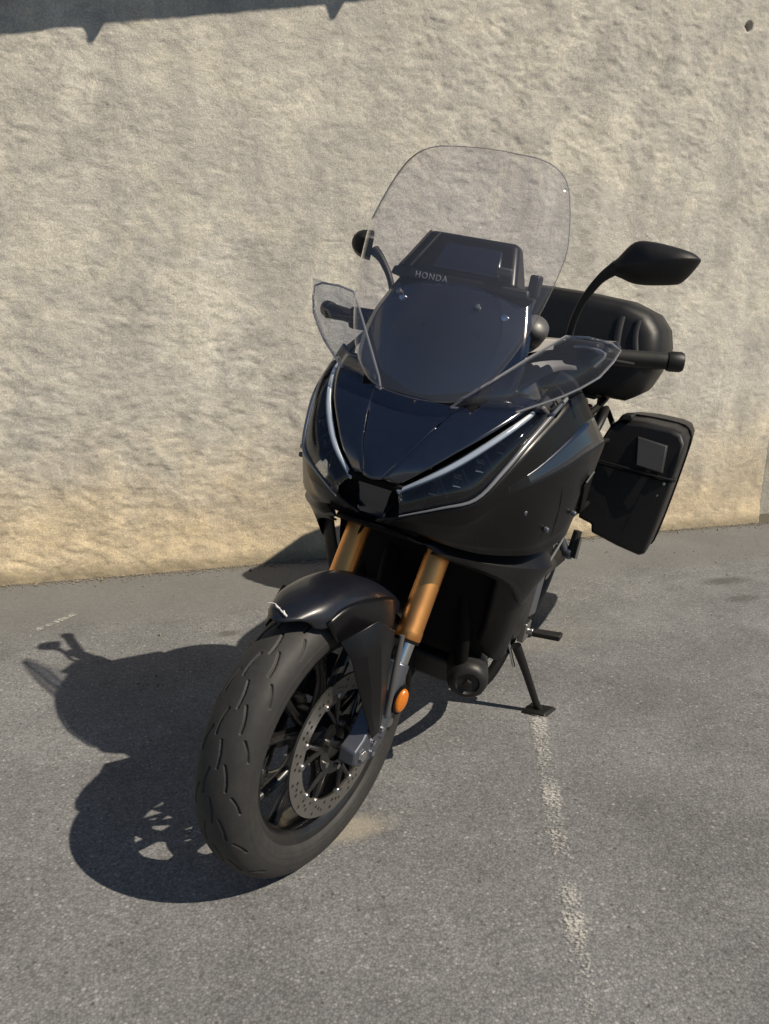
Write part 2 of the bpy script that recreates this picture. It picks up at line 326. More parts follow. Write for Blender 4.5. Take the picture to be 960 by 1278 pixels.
# ------------------------------------------------------------------ rendered wall
def stucco(name, tone=1.0, low=True):
    m, n, b = new_mat(name); L = n.links.new
    tc = N(n, 'ShaderNodeTexCoord'); P = tc.outputs['Object']
    a = N(n, 'ShaderNodeTexNoise', Scale=1.7, Detail=6., Roughness=.62, Distortion=.6); L(P, a.inputs['Vector'])
    c = N(n, 'ShaderNodeTexNoise', Scale=7., Detail=5., Roughness=.7, Distortion=.8); L(P, c.inputs['Vector'])
    d = N(n, 'ShaderNodeTexNoise', Scale=150., Detail=3., Roughness=.85); L(P, d.inputs['Vector'])
    r1 = N(n, 'ShaderNodeValToRGB'); L(a.outputs['Fac'], r1.inputs[0]); e = r1.color_ramp.elements
    e[0].position = .32; e[0].color = (.425*tone, .412*tone, .382*tone, 1); e[1].position = .70; e[1].color = (.505*tone, .490*tone, .453*tone, 1)
    x = e.new(.5); x.color = (.462*tone, .447*tone, .412*tone, 1)
    r2 = N(n, 'ShaderNodeValToRGB'); L(c.outputs['Fac'], r2.inputs[0]); e = r2.color_ramp.elements
    e[0].position = .36; e[0].color = (.86, .855, .845, 1); e[1].position = .66; e[1].color = (1.08, 1.07, 1.04, 1); x = e.new(.5); x.color = (.96, .955, .94, 1)
    m1 = N(n, 'ShaderNodeMix', data_type='RGBA', blend_type='MULTIPLY'); m1.inputs['Factor'].default_value = 1.; L(r1.outputs[0], m1.inputs['A']); L(r2.outputs[0], m1.inputs['B'])
    r3 = N(n, 'ShaderNodeMapRange'); L(d.outputs['Fac'], r3.inputs['Value']); r3.inputs['From Min'].default_value = .3; r3.inputs['From Max'].default_value = .7; r3.inputs['To Min'].default_value = .66; r3.inputs['To Max'].default_value = 1.30
    m2 = N(n, 'ShaderNodeMix', data_type='RGBA', blend_type='MULTIPLY'); m2.inputs['Factor'].default_value = 1.; L(m1.outputs['Result'], m2.inputs['A']); L(r3.outputs[0], m2.inputs['B'])
    cur = m2.outputs['Result']
    # crisp-edged patches: pale skim coat left on, grey weathered areas, rain streaks
    pn_ = N(n, 'ShaderNodeTexNoise', Scale=2.9, Detail=7., Roughness=.68, Distortion=1.1); L(P, pn_.inputs['Vector'])
    for lo, hi, col, k in ((.535, .575, (1.15, 1.14, 1.09, 1), .9), (.46, .43, (.86, .865, .87, 1), .85)):
        q = N(n, 'ShaderNodeMapRange'); L(pn_.outputs['Fac'], q.inputs['Value']); q.inputs['From Min'].default_value = lo; q.inputs['From Max'].default_value = hi; q.inputs['To Max'].default_value = k
        mq = N(n, 'ShaderNodeMix', data_type='RGBA', blend_type='MULTIPLY'); L(q.outputs[0], mq.inputs['Factor']); L(cur, mq.inputs['A']); mq.inputs['B'].default_value = col; cur = mq.outputs['Result']
    mp_ = N(n, 'ShaderNodeMapping'); mp_.inputs['Scale'].default_value = (5.5, 5.5, .55); L(P, mp_.inputs['Vector'])
    sn = N(n, 'ShaderNodeTexNoise', Scale=1., Detail=6., Roughness=.6); L(mp_.outputs[0], sn.inputs['Vector'])
    sr = N(n, 'ShaderNodeMapRange'); L(sn.outputs['Fac'], sr.inputs['Value']); sr.inputs['From Min'].default_value = .35; sr.inputs['From Max'].default_value = .65; sr.inputs['To Min'].default_value = .90; sr.inputs['To Max'].default_value = 1.07
    ms = N(n, 'ShaderNodeMix', data_type='RGBA', blend_type='MULTIPLY'); ms.inputs['Factor'].default_value = 1.; L(cur, ms.inputs['A']); L(sr.outputs[0], ms.inputs['B']); cur = ms.outputs['Result']
    # small pits
    pv = N(n, 'ShaderNodeTexVoronoi', Scale=26.); L(P, pv.inputs['Vector'])
    pr_ = N(n, 'ShaderNodeMapRange'); L(pv.outputs['Distance'], pr_.inputs['Value']); pr_.inputs['From Min'].default_value = .05; pr_.inputs['From Max'].default_value = .16; pr_.inputs['To Min'].default_value = .72; pr_.inputs['To Max'].default_value = 1.
    mpx = N(n, 'ShaderNodeMix', data_type='RGBA', blend_type='MULTIPLY'); L(c.outputs['Fac'], mpx.inputs['Factor']); L(cur, mpx.inputs['A']); L(pr_.outputs[0], mpx.inputs['B']); cur = mpx.outputs['Result']
    # ochre base coat showing low on the wall
    s = N(n, 'ShaderNodeSeparateXYZ'); L(P, s.inputs[0])
    if low:
        h = N(n, 'ShaderNodeMath', operation='MULTIPLY_ADD'); L(a.outputs['Fac'], h.inputs[0]); h.inputs[1].default_value = -.9; L(s.outputs['Z'], h.inputs[2])
        mr = N(n, 'ShaderNodeMapRange', interpolation_type='SMOOTHSTEP'); L(h.outputs[0], mr.inputs['Value']); mr.inputs['From Min'].default_value = -.36; mr.inputs['From Max'].default_value = .30; mr.inputs['To Min'].default_value = .82; mr.inputs['To Max'].default_value = .0
        m3 = N(n, 'ShaderNodeMix', data_type='RGBA', blend_type='MULTIPLY'); L(mr.outputs[0], m3.inputs['Factor']); L(cur, m3.inputs['A']); m3.inputs['B'].default_value = (1.17, 1.00, .75, 1); cur = m3.outputs['Result']
        # dirt splash right at the foot
        h2 = N(n, 'ShaderNodeMath', operation='MULTIPLY_ADD'); L(c.outputs['Fac'], h2.inputs[0]); h2.inputs[1].default_value = -.10; L(s.outputs['Z'], h2.inputs[2])
        mr2 = N(n, 'ShaderNodeMapRange', interpolation_type='SMOOTHSTEP'); L(h2.outputs[0], mr2.inputs['Value']); mr2.inputs['From Min'].default_value = -.04; mr2.inputs['From Max'].default_value = .03; mr2.inputs['To Min'].default_value = .62; mr2.inputs['To Max'].default_value = 0.
        m4 = N(n, 'ShaderNodeMix', data_type='RGBA'); L(mr2.outputs[0], m4.inputs['Factor']); L(cur, m4.inputs['A']); m4.inputs['B'].default_value = (.17, .145, .10, 1); cur = m4.outputs['Result']
    L(cur, b.inputs['Base Color'])
    f = N(n, 'ShaderNodeTexNoise', Scale=55., Detail=4., Roughness=.72, Distortion=.4); L(P, f.inputs['Vector'])
    hh = N(n, 'ShaderNodeMath', operation='MULTIPLY_ADD'); L(d.outputs['Fac'], hh.inputs[0]); hh.inputs[1].default_value = .6; L(f.outputs['Fac'], hh.inputs[2])
    mu = N(n, 'ShaderNodeTexNoise', Scale=24., Detail=5., Roughness=.66, Distortion=1.6); mpp = N(n, 'ShaderNodeMapping'); mpp.inputs['Scale'].default_value = (.75, 1, 1.35); mpp.inputs['Rotation'].default_value = (0, .5, 0); L(P, mpp.inputs['Vector']); L(mpp.outputs[0], mu.inputs['Vector'])
    h3 = N(n, 'ShaderNodeMath', operation='MULTIPLY_ADD'); L(mu.outputs['Fac'], h3.inputs[0]); h3.inputs[1].default_value = 1.0; L(hh.outputs[0], h3.inputs[2])
    rg = N(n, 'ShaderNodeTexNoise', Scale=15., Detail=5., Roughness=.62, Lacunarity=2.2, Distortion=.7); rg.noise_type = 'RIDGED_MULTIFRACTAL'; rg.normalize = True; L(mpp.outputs[0], rg.inputs['Vector'])
    rm = N(n, 'ShaderNodeMath', operation='MULTIPLY'); L(rg.outputs['Fac'], rm.inputs[0]); L(c.outputs['Fac'], rm.inputs[1])
    h4 = N(n, 'ShaderNodeMath', operation='MULTIPLY_ADD'); L(rm.outputs[0], h4.inputs[0]); h4.inputs[1].default_value = -2.6; L(h3.outputs[0], h4.inputs[2])
    g3_ = N(n, 'ShaderNodeTexNoise', Scale=320., Detail=1., Roughness=.7); L(P, g3_.inputs['Vector'])
    h5 = N(n, 'ShaderNodeMath', operation='MULTIPLY_ADD'); L(g3_.outputs['Fac'], h5.inputs[0]); h5.inputs[1].default_value = .45; L(h4.outputs[0], h5.inputs[2])
    bp = N(n, 'ShaderNodeBump', Strength=.5, Distance=.0055); L(h5.outputs[0], bp.inputs['Height']); L(bp.outputs[0], b.inputs['Normal'])
    b.inputs['Roughness'].default_value = .93; b.inputs['Specular IOR Level'].default_value = .15
    return m
M['stucco'] = stucco('rough_cement_render')
def wall_y(x, z):
    base = fbm(x*1.1, z*1.1, 31, 3)*.02
    # trowelled ridges, stretched on a slant
    xs, zs = x*.86 + z*.5, z*.86 - x*.5
    ridge = 1 - np.abs(fbm(xs*4.0, zs*9.0, 77, 4, .55))*4.6
    lump = fbm(x*9, z*11, 12, 5, .62)
    mask = np.clip(fbm(x*1.3, z*1.3, 55, 4)*5 + .5, 0.05, 1.25)
    d = base + mask*(.0020*np.clip(ridge, -1, 1) + .0030*lump) + .0052*fbm(x*26, z*44, 91, 3, .6) + .0035*np.clip(fbm(x*11 + .4*z*11, z*19, 141, 4, .6)*6, -.6, .25)*mask
    hole = ((x - 2.247)**2 + (z - 2.607)**2)
    d = d - .12*np.clip(1.6*np.exp(-hole/(.016**2)) - .15, 0, 1)
    d = d + .012*np.clip(1 - z/.16, 0, 1)
    return -d
wx = np.concatenate([np.linspace(-5, -1.6, 60)[:-1], np.arange(-1.6, 2.74, .0075), [2.74]])
wz = np.concatenate([np.arange(-.03, 2.85, .0075), np.linspace(2.86, 3.6, 20)])
wl = sheet('rendered_wall', wx, wz, wall_y, M['stucco'], vertical=True)
x = wl.modifiers.new('s', 'SOLIDIFY'); x.thickness = .25; x.offset = -1
tag(wl, 'long beige wall of rough cement render with ochre foot', 'wall')
M['stucco2'] = stucco('grey_brown_render', .62, False)
w2o = sheet('neighbour_wall', np.concatenate([np.arange(2.752, 4, .02), np.linspace(4, 16, 60)]), np.arange(-.03, 3.6, .03), lambda x, z: .16 - fbm(x*3, z*3, 8, 5, .6)*.06, M['stucco2'], vertical=True)
x = w2o.modifiers.new('s', 'SOLIDIFY'); x.thickness = .25; x.offset = -1
tag(w2o, 'grey brown wall set back past the end of the beige wall', 'wall')

# roof verge above the frame: it throws the slanting shadow on the top of the wall
def toward_sun(p, y):
    p = Vector(p); t = (y - p.y)/SUN.y; return p + SUN*t
M['roof'] = simple('weathered_board', (.12, .085, .06), .8, dust=.1)
VY = -.55
ea, eb = toward_sun((-1.214, 0, 2.121), VY), toward_sun((.047, 0, 2.398), VY)
ed = (eb - ea).normalized()
root = bpy.data.objects.new('roof_verge', None); C.objects.link(root); root.location = (ea.x, 0, ea.z)
tag(root, 'sloping wooden roof verge with bracket ends jutting from the beige wall top', 'roof')
loc = lambda p: Vector(p) - root.location
a, b_ = ea - ed*2.6, ea + ed*2.6
slab = MB()
up_ = Vector((0, 0, .06)); bk = Vector((0, -VY + .1, 0))
slab.hull8([loc(q) for q in (a, b_, b_ + bk, a + bk, a + up_, b_ + up_, b_ + bk + up_, a + bk + up_)]).build('verge_board', 'roof', root, flat=True)
for px, pz in ((-.906, 2.141), (.054, 2.349)):
    tip = toward_sun((px, 0, pz - .008), VY); s_ = (tip - ea).dot(ed); e0 = ea + ed*(s_ - .012); e1 = ea + ed*(s_ + .085)
    th = Vector((0, .03, 0)); lift = Vector((0, 0, .02)); t2 = tip + ed*.02
    q = [tip, t2, e1 + lift, e0 + lift]
    MB().hull8([loc(v) for v in q] + [loc(v + th) for v in q]).build('bracket_end', 'roof', root, flat=True)

# painted bay line, worn away in places
def paint():
    m = bpy.data.materials.new('worn_white_paint'); m.use_nodes = True; n = m.node_tree; L = n.links.new; b = n.nodes['Principled BSDF']; o = n.nodes['Material Output']
    tc = N(n, 'ShaderNodeTexCoord'); P = tc.outputs['Object']
    v = N(n, 'ShaderNodeTexVoronoi', Scale=120.); L(P, v.inputs['Vector'])
    a = N(n, 'ShaderNodeTexNoise', Scale=5.5, Detail=3., Roughness=.6); L(P, a.inputs['Vector'])
    c = N(n, 'ShaderNodeTexNoise', Scale=150., Detail=5., Roughness=.7); L(P, c.inputs['Vector'])
    c3 = N(n, 'ShaderNodeMath', operation='MULTIPLY_ADD'); L(c.outputs['Fac'], c3.inputs[0]); c3.inputs[1].default_value = 2.6; c3.inputs[2].default_value = -1.02
    ad = N(n, 'ShaderNodeMath', operation='MULTIPLY_ADD'); L(a.outputs['Fac'], ad.inputs[0]); ad.inputs[1].default_value = 2.0; L(c3.outputs[0], ad.inputs[2])
    a2 = N(n, 'ShaderNodeMath', operation='MULTIPLY_ADD'); L(v.outputs['Distance'], a2.inputs[0]); a2.inputs[1].default_value = -.6; L(ad.outputs[0], a2.inputs[2])
    uv = N(n, 'ShaderNodeUVMap')
    sx = N(n, 'ShaderNodeSeparateXYZ'); L(uv.outputs[0], sx.inputs[0])
    ed_ = N(n, 'ShaderNodeMath', operation='PINGPONG'); L(sx.outputs['X'], ed_.inputs[0]); ed_.inputs[1].default_value = .5
    em = N(n, 'ShaderNodeMapRange'); L(ed_.outputs[0], em.inputs['Value']); em.inputs['From Max'].default_value = .22; em.inputs['To Min'].default_value = -.35; em.inputs['To Max'].default_value = 0
    a3 = N(n, 'ShaderNodeMath', operation='ADD'); L(a2.outputs[0], a3.inputs[0]); L(em.outputs[0], a3.inputs[1])
    fade = N(n, 'ShaderNodeFloatCurve'); L(sx.outputs['Y'], fade.inputs['Value'])
    cv = fade.mapping.curves[0]; cv.points[0].location = (0, .45); cv.points[1].location = (1, .0)
    for p in ((.10, .60), (.22, .52), (.36, .66), (.44, .38), (.52, .62), (.60, .40), (.66, .62), (.74, .48), (.84, .28)): cv.points.new(*p)
    fade.mapping.update()
    a4 = N(n, 'ShaderNodeMath', operation='ADD'); L(a3.outputs[0], a4.inputs[0]); L(fade.outputs[0], a4.inputs[1])
    mr = N(n, 'ShaderNodeMapRange'); L(a4.outputs[0], mr.inputs['Value']); mr.inputs['From Min'].default_value = 1.44; mr.inputs['From Max'].default_value = 2.08; mr.inputs['To Max'].default_value = .78
    b.inputs['Base Color'].default_value = (.58, .565, .53, 1); b.inputs['Roughness'].default_value = .85
    t = N(n, 'ShaderNodeBsdfTransparent'); mx = N(n, 'ShaderNodeMixShader'); L(mr.outputs[0], mx.inputs[0]); L(t.outputs[0], mx.inputs[1]); L(b.outputs[0], mx.inputs[2]); L(mx.outputs[0], o.inputs[0])
    return m
M['paint'] = paint()
def line(name, p, q, w, label):
    p, q = Vector((*p, 0)), Vector((*q, 0)); d = (q - p).normalized(); s_ = Vector((-d.y, d.x, 0))*w/2
    me = bpy.data.meshes.new(name); me.from_pydata([(v - p) for v in (p - s_, p + s_, q + s_, q - s_)], [], [(0, 3, 2, 1)])
    uv = me.uv_layers.new(name='UVMap'); cs = {0: (0, 0), 1: (1, 0), 2: (1, 1), 3: (0, 1)}
    for lp in me.loops: uv.data[lp.index].uv = cs[lp.vertex_index]
    o = bpy.data.objects.new(name, me); C.objects.link(o); o.location = (p.x, p.y, .004); me.materials.append(M['paint'])
    return tag(o, label, 'road marking')
line('painted_line', (.213, -1.70), (-.33, -2.80), .056, 'worn white painted bay line running from the side stand foot')
line('painted_line', (-1.085, -.462), (-1.262, -.640), .035, 'short worn white paint dashes on the tarmac near the wall foot')

# grit gathered along the foot of the wall
gm = MB()
ico = [(0, 0, 1), (.9, 0, .1), (-.3, .85, .1), (-.4, -.8, .05), (.2, .1, -.9)]
icof = [(0, 1, 2), (0, 2, 3), (0, 3, 1), (4, 2, 1), (4, 3, 2), (4, 1, 3)]
for k in range(2600):
    xx = random.uniform(-2.2, 2.9); yy = -.02 - abs(random.gauss(0, .035)); s_ = random.uniform(.0015, .0065)*(1.8 if random.random() < .06 else 1)
    if k % 4 == 0: yy = random.uniform(-1.2, -.02); s_ *= .8
    rz = Matrix.Rotation(random.uniform(0, 6.28), 3, 'Z')
    gm.add([rz @ Vector((p[0]*s_*random.uniform(.7, 1.3), p[1]*s_*random.uniform(.7, 1.3), p[2]*s_*.7)) + Vector((xx, yy, s_*.4)) for p in ico], icof)
M['grit'] = simple('grit', (.22, .19, .145), .9)
tag(gm.build('loose_grit', 'grit', None, flat=True), 'loose sandy grit gathered along the wall foot', 'grit', kind='stuff')

# ================================================================== MOTORCYCLE
B = bpy.data.objects.new('motorcycle', None); C.objects.link(B)
bl = wp((0, 0, 0)); B.location = (bl.x, bl.y, .001)
B.rotation_euler = (-LEAN, 0, math.atan2(UY.x, UX.x))
tag(B, 'black touring motorcycle with tall clear screen and luggage, leaning on its side stand', 'motorcycle')

# ---- wheels
def tyre_mesh(R, hw, rimr, X, grooves, na, nb):
    prof = [(-.77*hw, rimr), (-.93*hw, rimr + .012), (-1.0*hw, rimr + .03), (-.94*hw, R - .031), (-.74*hw, R - .0135), (-.40*hw, R - .0035), (0, R)]
    prof = prof + [(-y, r) for y, r in reversed(prof[:-1])]
    pr = cr([Vector((y, r, 0)) for y, r in prof], max(1, nb // (len(prof) - 1)))
    ys = np.array([p.x for p in pr]); rs = np.array([p.y for p in pr])
    nrm = np.stack([np.gradient(rs), -np.gradient(ys)], -1); nrm /= np.linalg.norm(nrm, axis=1, keepdims=True); nrm *= -np.sign((nrm[:, 1:2]) + 1e-9)*-1
    arc = np.concatenate([[0], np.cumsum(np.hypot(np.diff(ys), np.diff(rs)))]); arc -= arc[-1]/2
    th = np.linspace(0, 2*np.pi, na, endpoint=False)
    S, A = np.meshgrid(th*R, arc, indexing='ij'); dep = np.zeros_like(S)
    if grooves:
        npit = 17; pit = 2*np.pi*R/npit; k = hw/.06
        segs = []
        for sg in (-1, 1):
            o = 0 if sg > 0 else pit*.5
            segs += [(o, .005*k*sg, o - .050, .011*k*sg, .0019), (o - .040, .025*k*sg, o - .088, .035*k*sg, .0019), (o + .012, .047*k*sg, o - .026, .064*k*sg, .0018)]
        for s0, a0, s1, a1, wd in segs:
            for sh in (-1, 0, 1, 2):
                sx = (S % pit) - sh*pit
                dx, dy = s1 - s0, a1 - a0; L2 = dx*dx + dy*dy
                t = np.clip(((sx - s0)*dx + (A - a0)*dy)/L2, 0, 1)
                d = np.hypot(sx - s0 - t*dx, A - a0 - t*dy - .003*np.sin(t*np.pi)*np.sign(a0))
                dep = np.maximum(dep, .0045*np.clip((wd - d)/.0016 + .5, 0, 1))
    if grooves:
        for a_ in (.083, .086, .094, .105): dep = dep - .0009*np.clip(1 - np.abs(np.abs(A) - a_)/.0014, 0, 1)
    yy = ys[None, :] - nrm[None, :, 0]*dep*np.sign(nrm[None, :, 1]); rr = rs[None, :] - np.abs(nrm[None, :, 1])*dep
    co = np.stack([X + rr*np.cos(th)[:, None], yy + 0*rr, R + rr*np.sin(th)[:, None]], -1)
    return co
def np_grid(name, co, mat, parent, steer, close_u=True):
    nu, nv = co.shape[:2]; i = np.arange(nu*nv).reshape(nu, nv)
    j = np.roll(i, -1, 0) if close_u else i[1:]; i0 = i if close_u else i[:-1]
    q = np.stack([i0[:, :-1], j[:, :-1], j[:, 1:], i0[:, 1:]], -1).reshape(-1, 4)
    v = co.reshape(-1, 3)
    if steer: Ms = np.array(SM); v = v @ Ms[:3, :3].T + Ms[:3, 3]
    me = bpy.data.meshes.new(name); me.from_pydata(v.tolist(), [], q.tolist()); me.update()
    bm = bmesh.new(); bm.from_mesh(me); bmesh.ops.recalc_face_normals(bm, faces=bm.faces[:]); bm.to_mesh(me); bm.free()
    me.polygons.foreach_set('use_smooth', np.ones(len(me.polygons), bool))
    o = bpy.data.objects.new(name, me); C.objects.link(o); o.parent = parent; me.materials.append(M[mat]); return o
def wheel(name, X, R, hw, rimr, rw, grooves, steer, label):
    mb = MB()
    prof = [(rimr + .010, rw), (rimr + .004, rw + .003), (rimr - .006, rw), (rimr - .016, rw - .008), (rimr - .024, rw - .022), (rimr - .027, 0)]
    prof = prof + [(r, -h) for r, h in reversed(prof[:-1])] + [(rimr + .010, -rw + .004), (rimr - .004, -rw + .012), (rimr - .012, -rw*.5), (rimr - .012, rw*.5), (rimr - .004, rw - .012), (rimr + .010, rw - .004)]
    mb.lathe(prof, (X, 0, R), (0, 1, 0), 96, closed=True)
    mb.lathe([(.012, .062), (.040, .062), (.044, .045), (.050, .03), (.050, -.03), (.044, -.045), (.040, -.062), (.012, -.062)], (X, 0, R), (0, 1, 0), 36, closed=True)
    for k in range(5):
        t = math.radians(90 + 72*k + 14)
        for s_ in (-1, 1):
            t0, t1 = t + s_*.16, t + s_*.30; tm = t + s_*.20
            p = [(X + .043*math.cos(t0), 0.0, R + .043*math.sin(t0)), (X + .11*math.cos(tm), .006, R + .11*math.sin(tm)), (X + (rimr - .02)*math.cos(t1), 0, R + (rimr - .02)*math.sin(t1))]
            mb.tube(p, [.0135, .0092, .0105], 10, smooth=5, flat=1.3, nrm=(0, 1, 0))
    w_ = mb.build(name, 'wheel', B, steer=steer)
    w_['label'] = label
    ty = np_grid('tyre', tyre_mesh(R, hw, rimr, X, grooves, 1900 if grooves else 96, 168 if grooves else 36), 'rubber', w_, steer)
    MB().tube([(X, -.085, R), (X, .085, R)], .012, 16).build('axle', 'steel', w_, steer=steer)
    # valve stem
    a = math.radians(235); MB().tube([(X + (rimr - .028)*math.cos(a), .012, R + (rimr - .028)*math.sin(a)), (X + (rimr - .06)*math.cos(a), .022, R + (rimr - .06)*math.sin(a))], .004, 8).build('valve', 'steel', w_, steer=steer)
    return w_
def disc(parent, X, R, y, ro, ri, steer, mirror=1):
    cu = bpy.data.curves.new('disc_outline', 'CURVE'); cu.dimensions = '2D'; cu.fill_mode = 'BOTH'; cu.extrude = .0025
    def circ(cx, cz, r, n):
        sp = cu.splines.new('POLY'); sp.points.add(n - 1); sp.use_cyclic_u = True
        for k in range(n): sp.points[k].co = (cx + r*math.cos(2*math.pi*k/n), cz + r*math.sin(2*math.pi*k/n), 0, 1)
    circ(0, 0, ro, 120); circ(0, 0, ri, 120); nh = 14
    for k in range(nh):
        for fr, da in ((.20, 0), (.5, .30), (.80, .60), (.35, .52), (.65, .12)):
            a = (k + da)*2*math.pi/nh; r = ri + (ro - ri)*(fr*.86 + .07); circ(r*math.cos(a), r*math.sin(a), .0040, 8)
    co_ = bpy.data.objects.new('disc_outline', cu); C.objects.link(co_)
    dg = bpy.context.evaluated_depsgraph_get(); me = bpy.data.meshes.new_from_object(co_.evaluated_get(dg)); bpy.data.objects.remove(co_)
    me.transform(Matrix.Translation((X, y, R)) @ Matrix.Rotation(math.radians(90), 4, 'X'))
    if steer: me.transform(SM)
    d = bpy.data.objects.new('brake_disc', me); C.objects.link(d); d.parent = parent; me.materials.clear(); me.materials.append(M['iron'])
    # black carrier with arms, steel bobbins
    s_ = 1 if y > 0 else -1
    cb = MB().lathe([(.036, y - .003), (.062, y - .003), (.062, y + .003), (.036, y + .003)], (X, 0, R), (0, 1, 0), 40, closed=True)
    for k in range(6):
        a = math.radians(60*k + 12)
        for q in (-.18, .18):
            cb.tube([(X + .058*math.cos(a), y, R + .058*math.sin(a)), (X + (ri + .001)*math.cos(a + q), y, R + (ri + .001)*math.sin(a + q))], [.0060, .0042], 8)
            MB().lathe([(0, y + s_*.006), (.0055, y + s_*.0058), (.0075, y + s_*.003), (.0075, y - s_*.004)], (X + (ri + .002)*math.cos(a + q), 0, R + (ri + .002)*math.sin(a + q)), (0, 1, 0), 14).build('disc_bobbin', 'steel', parent, steer=steer)
        MB().lathe([(0, y + s_*.009), (.006, y + s_*.0085), (.0065, y)], (X + .050*math.cos(a + .3), 0, R + .050*math.sin(a + .3)), (0, 1, 0), 10).build('carrier_bolt', 'steel', parent, steer=steer)
    cb.build('disc_carrier', 'wheel', parent, steer=steer)
    return d
fw = wheel('front_wheel', 0, .300, .0605, .2180, .046, True, True, 'black cast front wheel with drilled brake discs and grooved tyre')
for y in (.066, -.066): disc(fw, 0, .300, y, .155, .117, True)
rw = wheel('rear_wheel', -1.535, .314, .090, .2180, .070, False, False, 'black cast rear wheel with wide tyre')
disc(rw, -1.535, .314, -.085, .128, .098, False)

# ---- fork
SL = math.tan(math.radians(26.5))
fx = lambda z: -.157 - SL*(z - .496)
fork_ax = Vector((-math.sin(math.radians(26.5)), 0, math.cos(math.radians(26.5))))
for s_ in (1, -1):
    y = .105*s_
    def at(z): return Vector((fx(z), y, z))
    f = MB()
    o = at(.496); top = (at(1.02) - o).length
    f.lathe([(.020, 0), (.0265, .001), (.0285, .004), (.0285, .020), (.0275, .024), (.0275, .20), (.0285, .26), (.0285, top), (.0, top)], o, fork_ax, 40)
    fk = f.build('fork_leg', 'gold', B, steer=True)
    MB().tube([at(.505), at(.40)], .0205, 24).build('slider', 'chrome', fk, steer=True)
    MB().lathe([(.0205, -.006), (.0275, -.005), (.0275, 0), (.020, .001)], o, fork_ax, 32).build('dust_seal', 'dark', fk, steer=True)
    # cast bottom: holds the axle ahead of the tube
    c = MB()
    c.tube([at(.452), at(.36), at(.31)], [.0245, .026, .024], 20)
    c.loft([[(X_, y - .017*s_, Z_) for X_, Z_ in q] for q in [[(-.085, .36), (-.035, .385), (.0, .335), (.028, .318), (.030, .285), (.0, .268), (-.045, .270), (-.085, .295)]]]
           + [[(X_, y + .020*s_, Z_) for X_, Z_ in q] for q in [[(-.082, .355), (-.04, .375), (-.004, .33), (.024, .314), (.026, .287), (.0, .272), (-.045, .275), (-.082, .30)]]])
    c.build('fork_bottom', 'alu', fk, steer=True, bevel=.004)
    MB().lathe([(0, .006), (.011, .0055), (.013, .001), (.013, -.01)], (0, y + .022*s_, .300), (0, s_, 0), 6).build('axle_nut', 'chrome', fk, steer=True)
    for X_, Z_ in ((-.036, .289), (-.036, .314), (-.062, .333)):
        MB().lathe([(0, .005), (.0055, .0045), (.006, -.006)], (X_, y + .022*s_, Z_), (0, s_, 0), 12).build('pinch_bolt', 'chrome', fk, steer=True)
    # radial brake caliper behind the leg
    k = MB(); rot = Matrix.Rotation(math.radians(-35), 3, 'Y')
    k.box((-.128, .078*s_, .352), (.062, .070, .105), rot).box((-.122, .112*s_, .352), (.050, .014, .085), rot)
    cp = k.build('brake_caliper', 'matte', B, steer=True, bevel=.007, bseg=3)
    for dz in (-.03, .03):
        p = Vector((-.122, .119*s_, .352)) + rot @ Vector((0, 0, dz)); MB().lathe([(0, .004), (.010, .0035), (.0115, 0), (.0115, -.01)], p, (0, s_, 0), 18).build('piston_cap', 'steel', cp, steer=True)
    MB().tube([(-.105, .10*s_, .405), (-.16, .115*s_, .50), (-.20, .10*s_, .62), (-.26, .07*s_, .74)], .0045, 8, smooth=6).build('brake_hose', 'dark', cp, steer=True)
    # guard blade in front of the slider, with reflector
    g1 = [(.060, .082, .552), (.050, .106, .520), (.034, .118, .460), (.012, .125, .402), (-.022, .130, .330)]
    g2 = [(.032, .104, .572), (.024, .124, .525), (.008, .131, .455), (-.004, .132, .395), (-.030, .132, .335)]
    g3 = [(-.008, .118, .588), (-.012, .130, .530), (-.022, .135, .450), (-.030, .135, .390), (-.038, .133, .338)]
    g4 = [(-.070, .122, .548), (-.060, .126, .510), (-.052, .131, .445), (-.050, .132, .392), (-.046, .131, .342)]
    gu = MB().surf([[Vector(p) for p in g] for g in (g1, g2, g3, g4)], 1, 1)
    if s_ < 0: gu.mirror()
    gd = gu.build('fork_guard', 'satin', B, steer=True, solid=.004, off=0, angle=7, bevel=.0015)
    rf = MB().lathe([(0, .007), (.0122, .0065), (.0155, .004), (.0168, 0), (.0168, -.006)], (-.108, .139*s_, .384), (.22, s_, 0), 28)
    rf.v = [Vector((p.x, p.y, .384 + (p.z - .384)*1.45 )) + Vector((-SL*.8*(p.z - .384), 0, 0)) for p in rf.v]
    ro = rf.build('reflector', 'amber', gd, steer=True)
    rb = MB().lathe([(0, -.001), (.021, -.001), (.021, -.008), (0, -.008)], (-.108, .139*s_, .384), (.22, s_, 0), 28)
    rb.v = [Vector((p.x, p.y, .384 + (p.z - .384)*1.35)) + Vector((-SL*.8*(p.z - .384), 0, 0)) for p in rb.v]
    rb.tube([(-.108, .128*s_, .37), (-.085, .11*s_, .36)], .010, 8)
    rb.build('reflector_mount', 'dark', gd, steer=True)
    # grey line behind the guard: shine on the lower leg put into its colour
    MB().tube([(-.100, .124*s_, .530), (-.084, .128*s_, .45), (-.074, .128*s_, .36)], [.006, .007, .006], 10, smooth=5).build('leg_shine', 'grey', gd, steer=True)

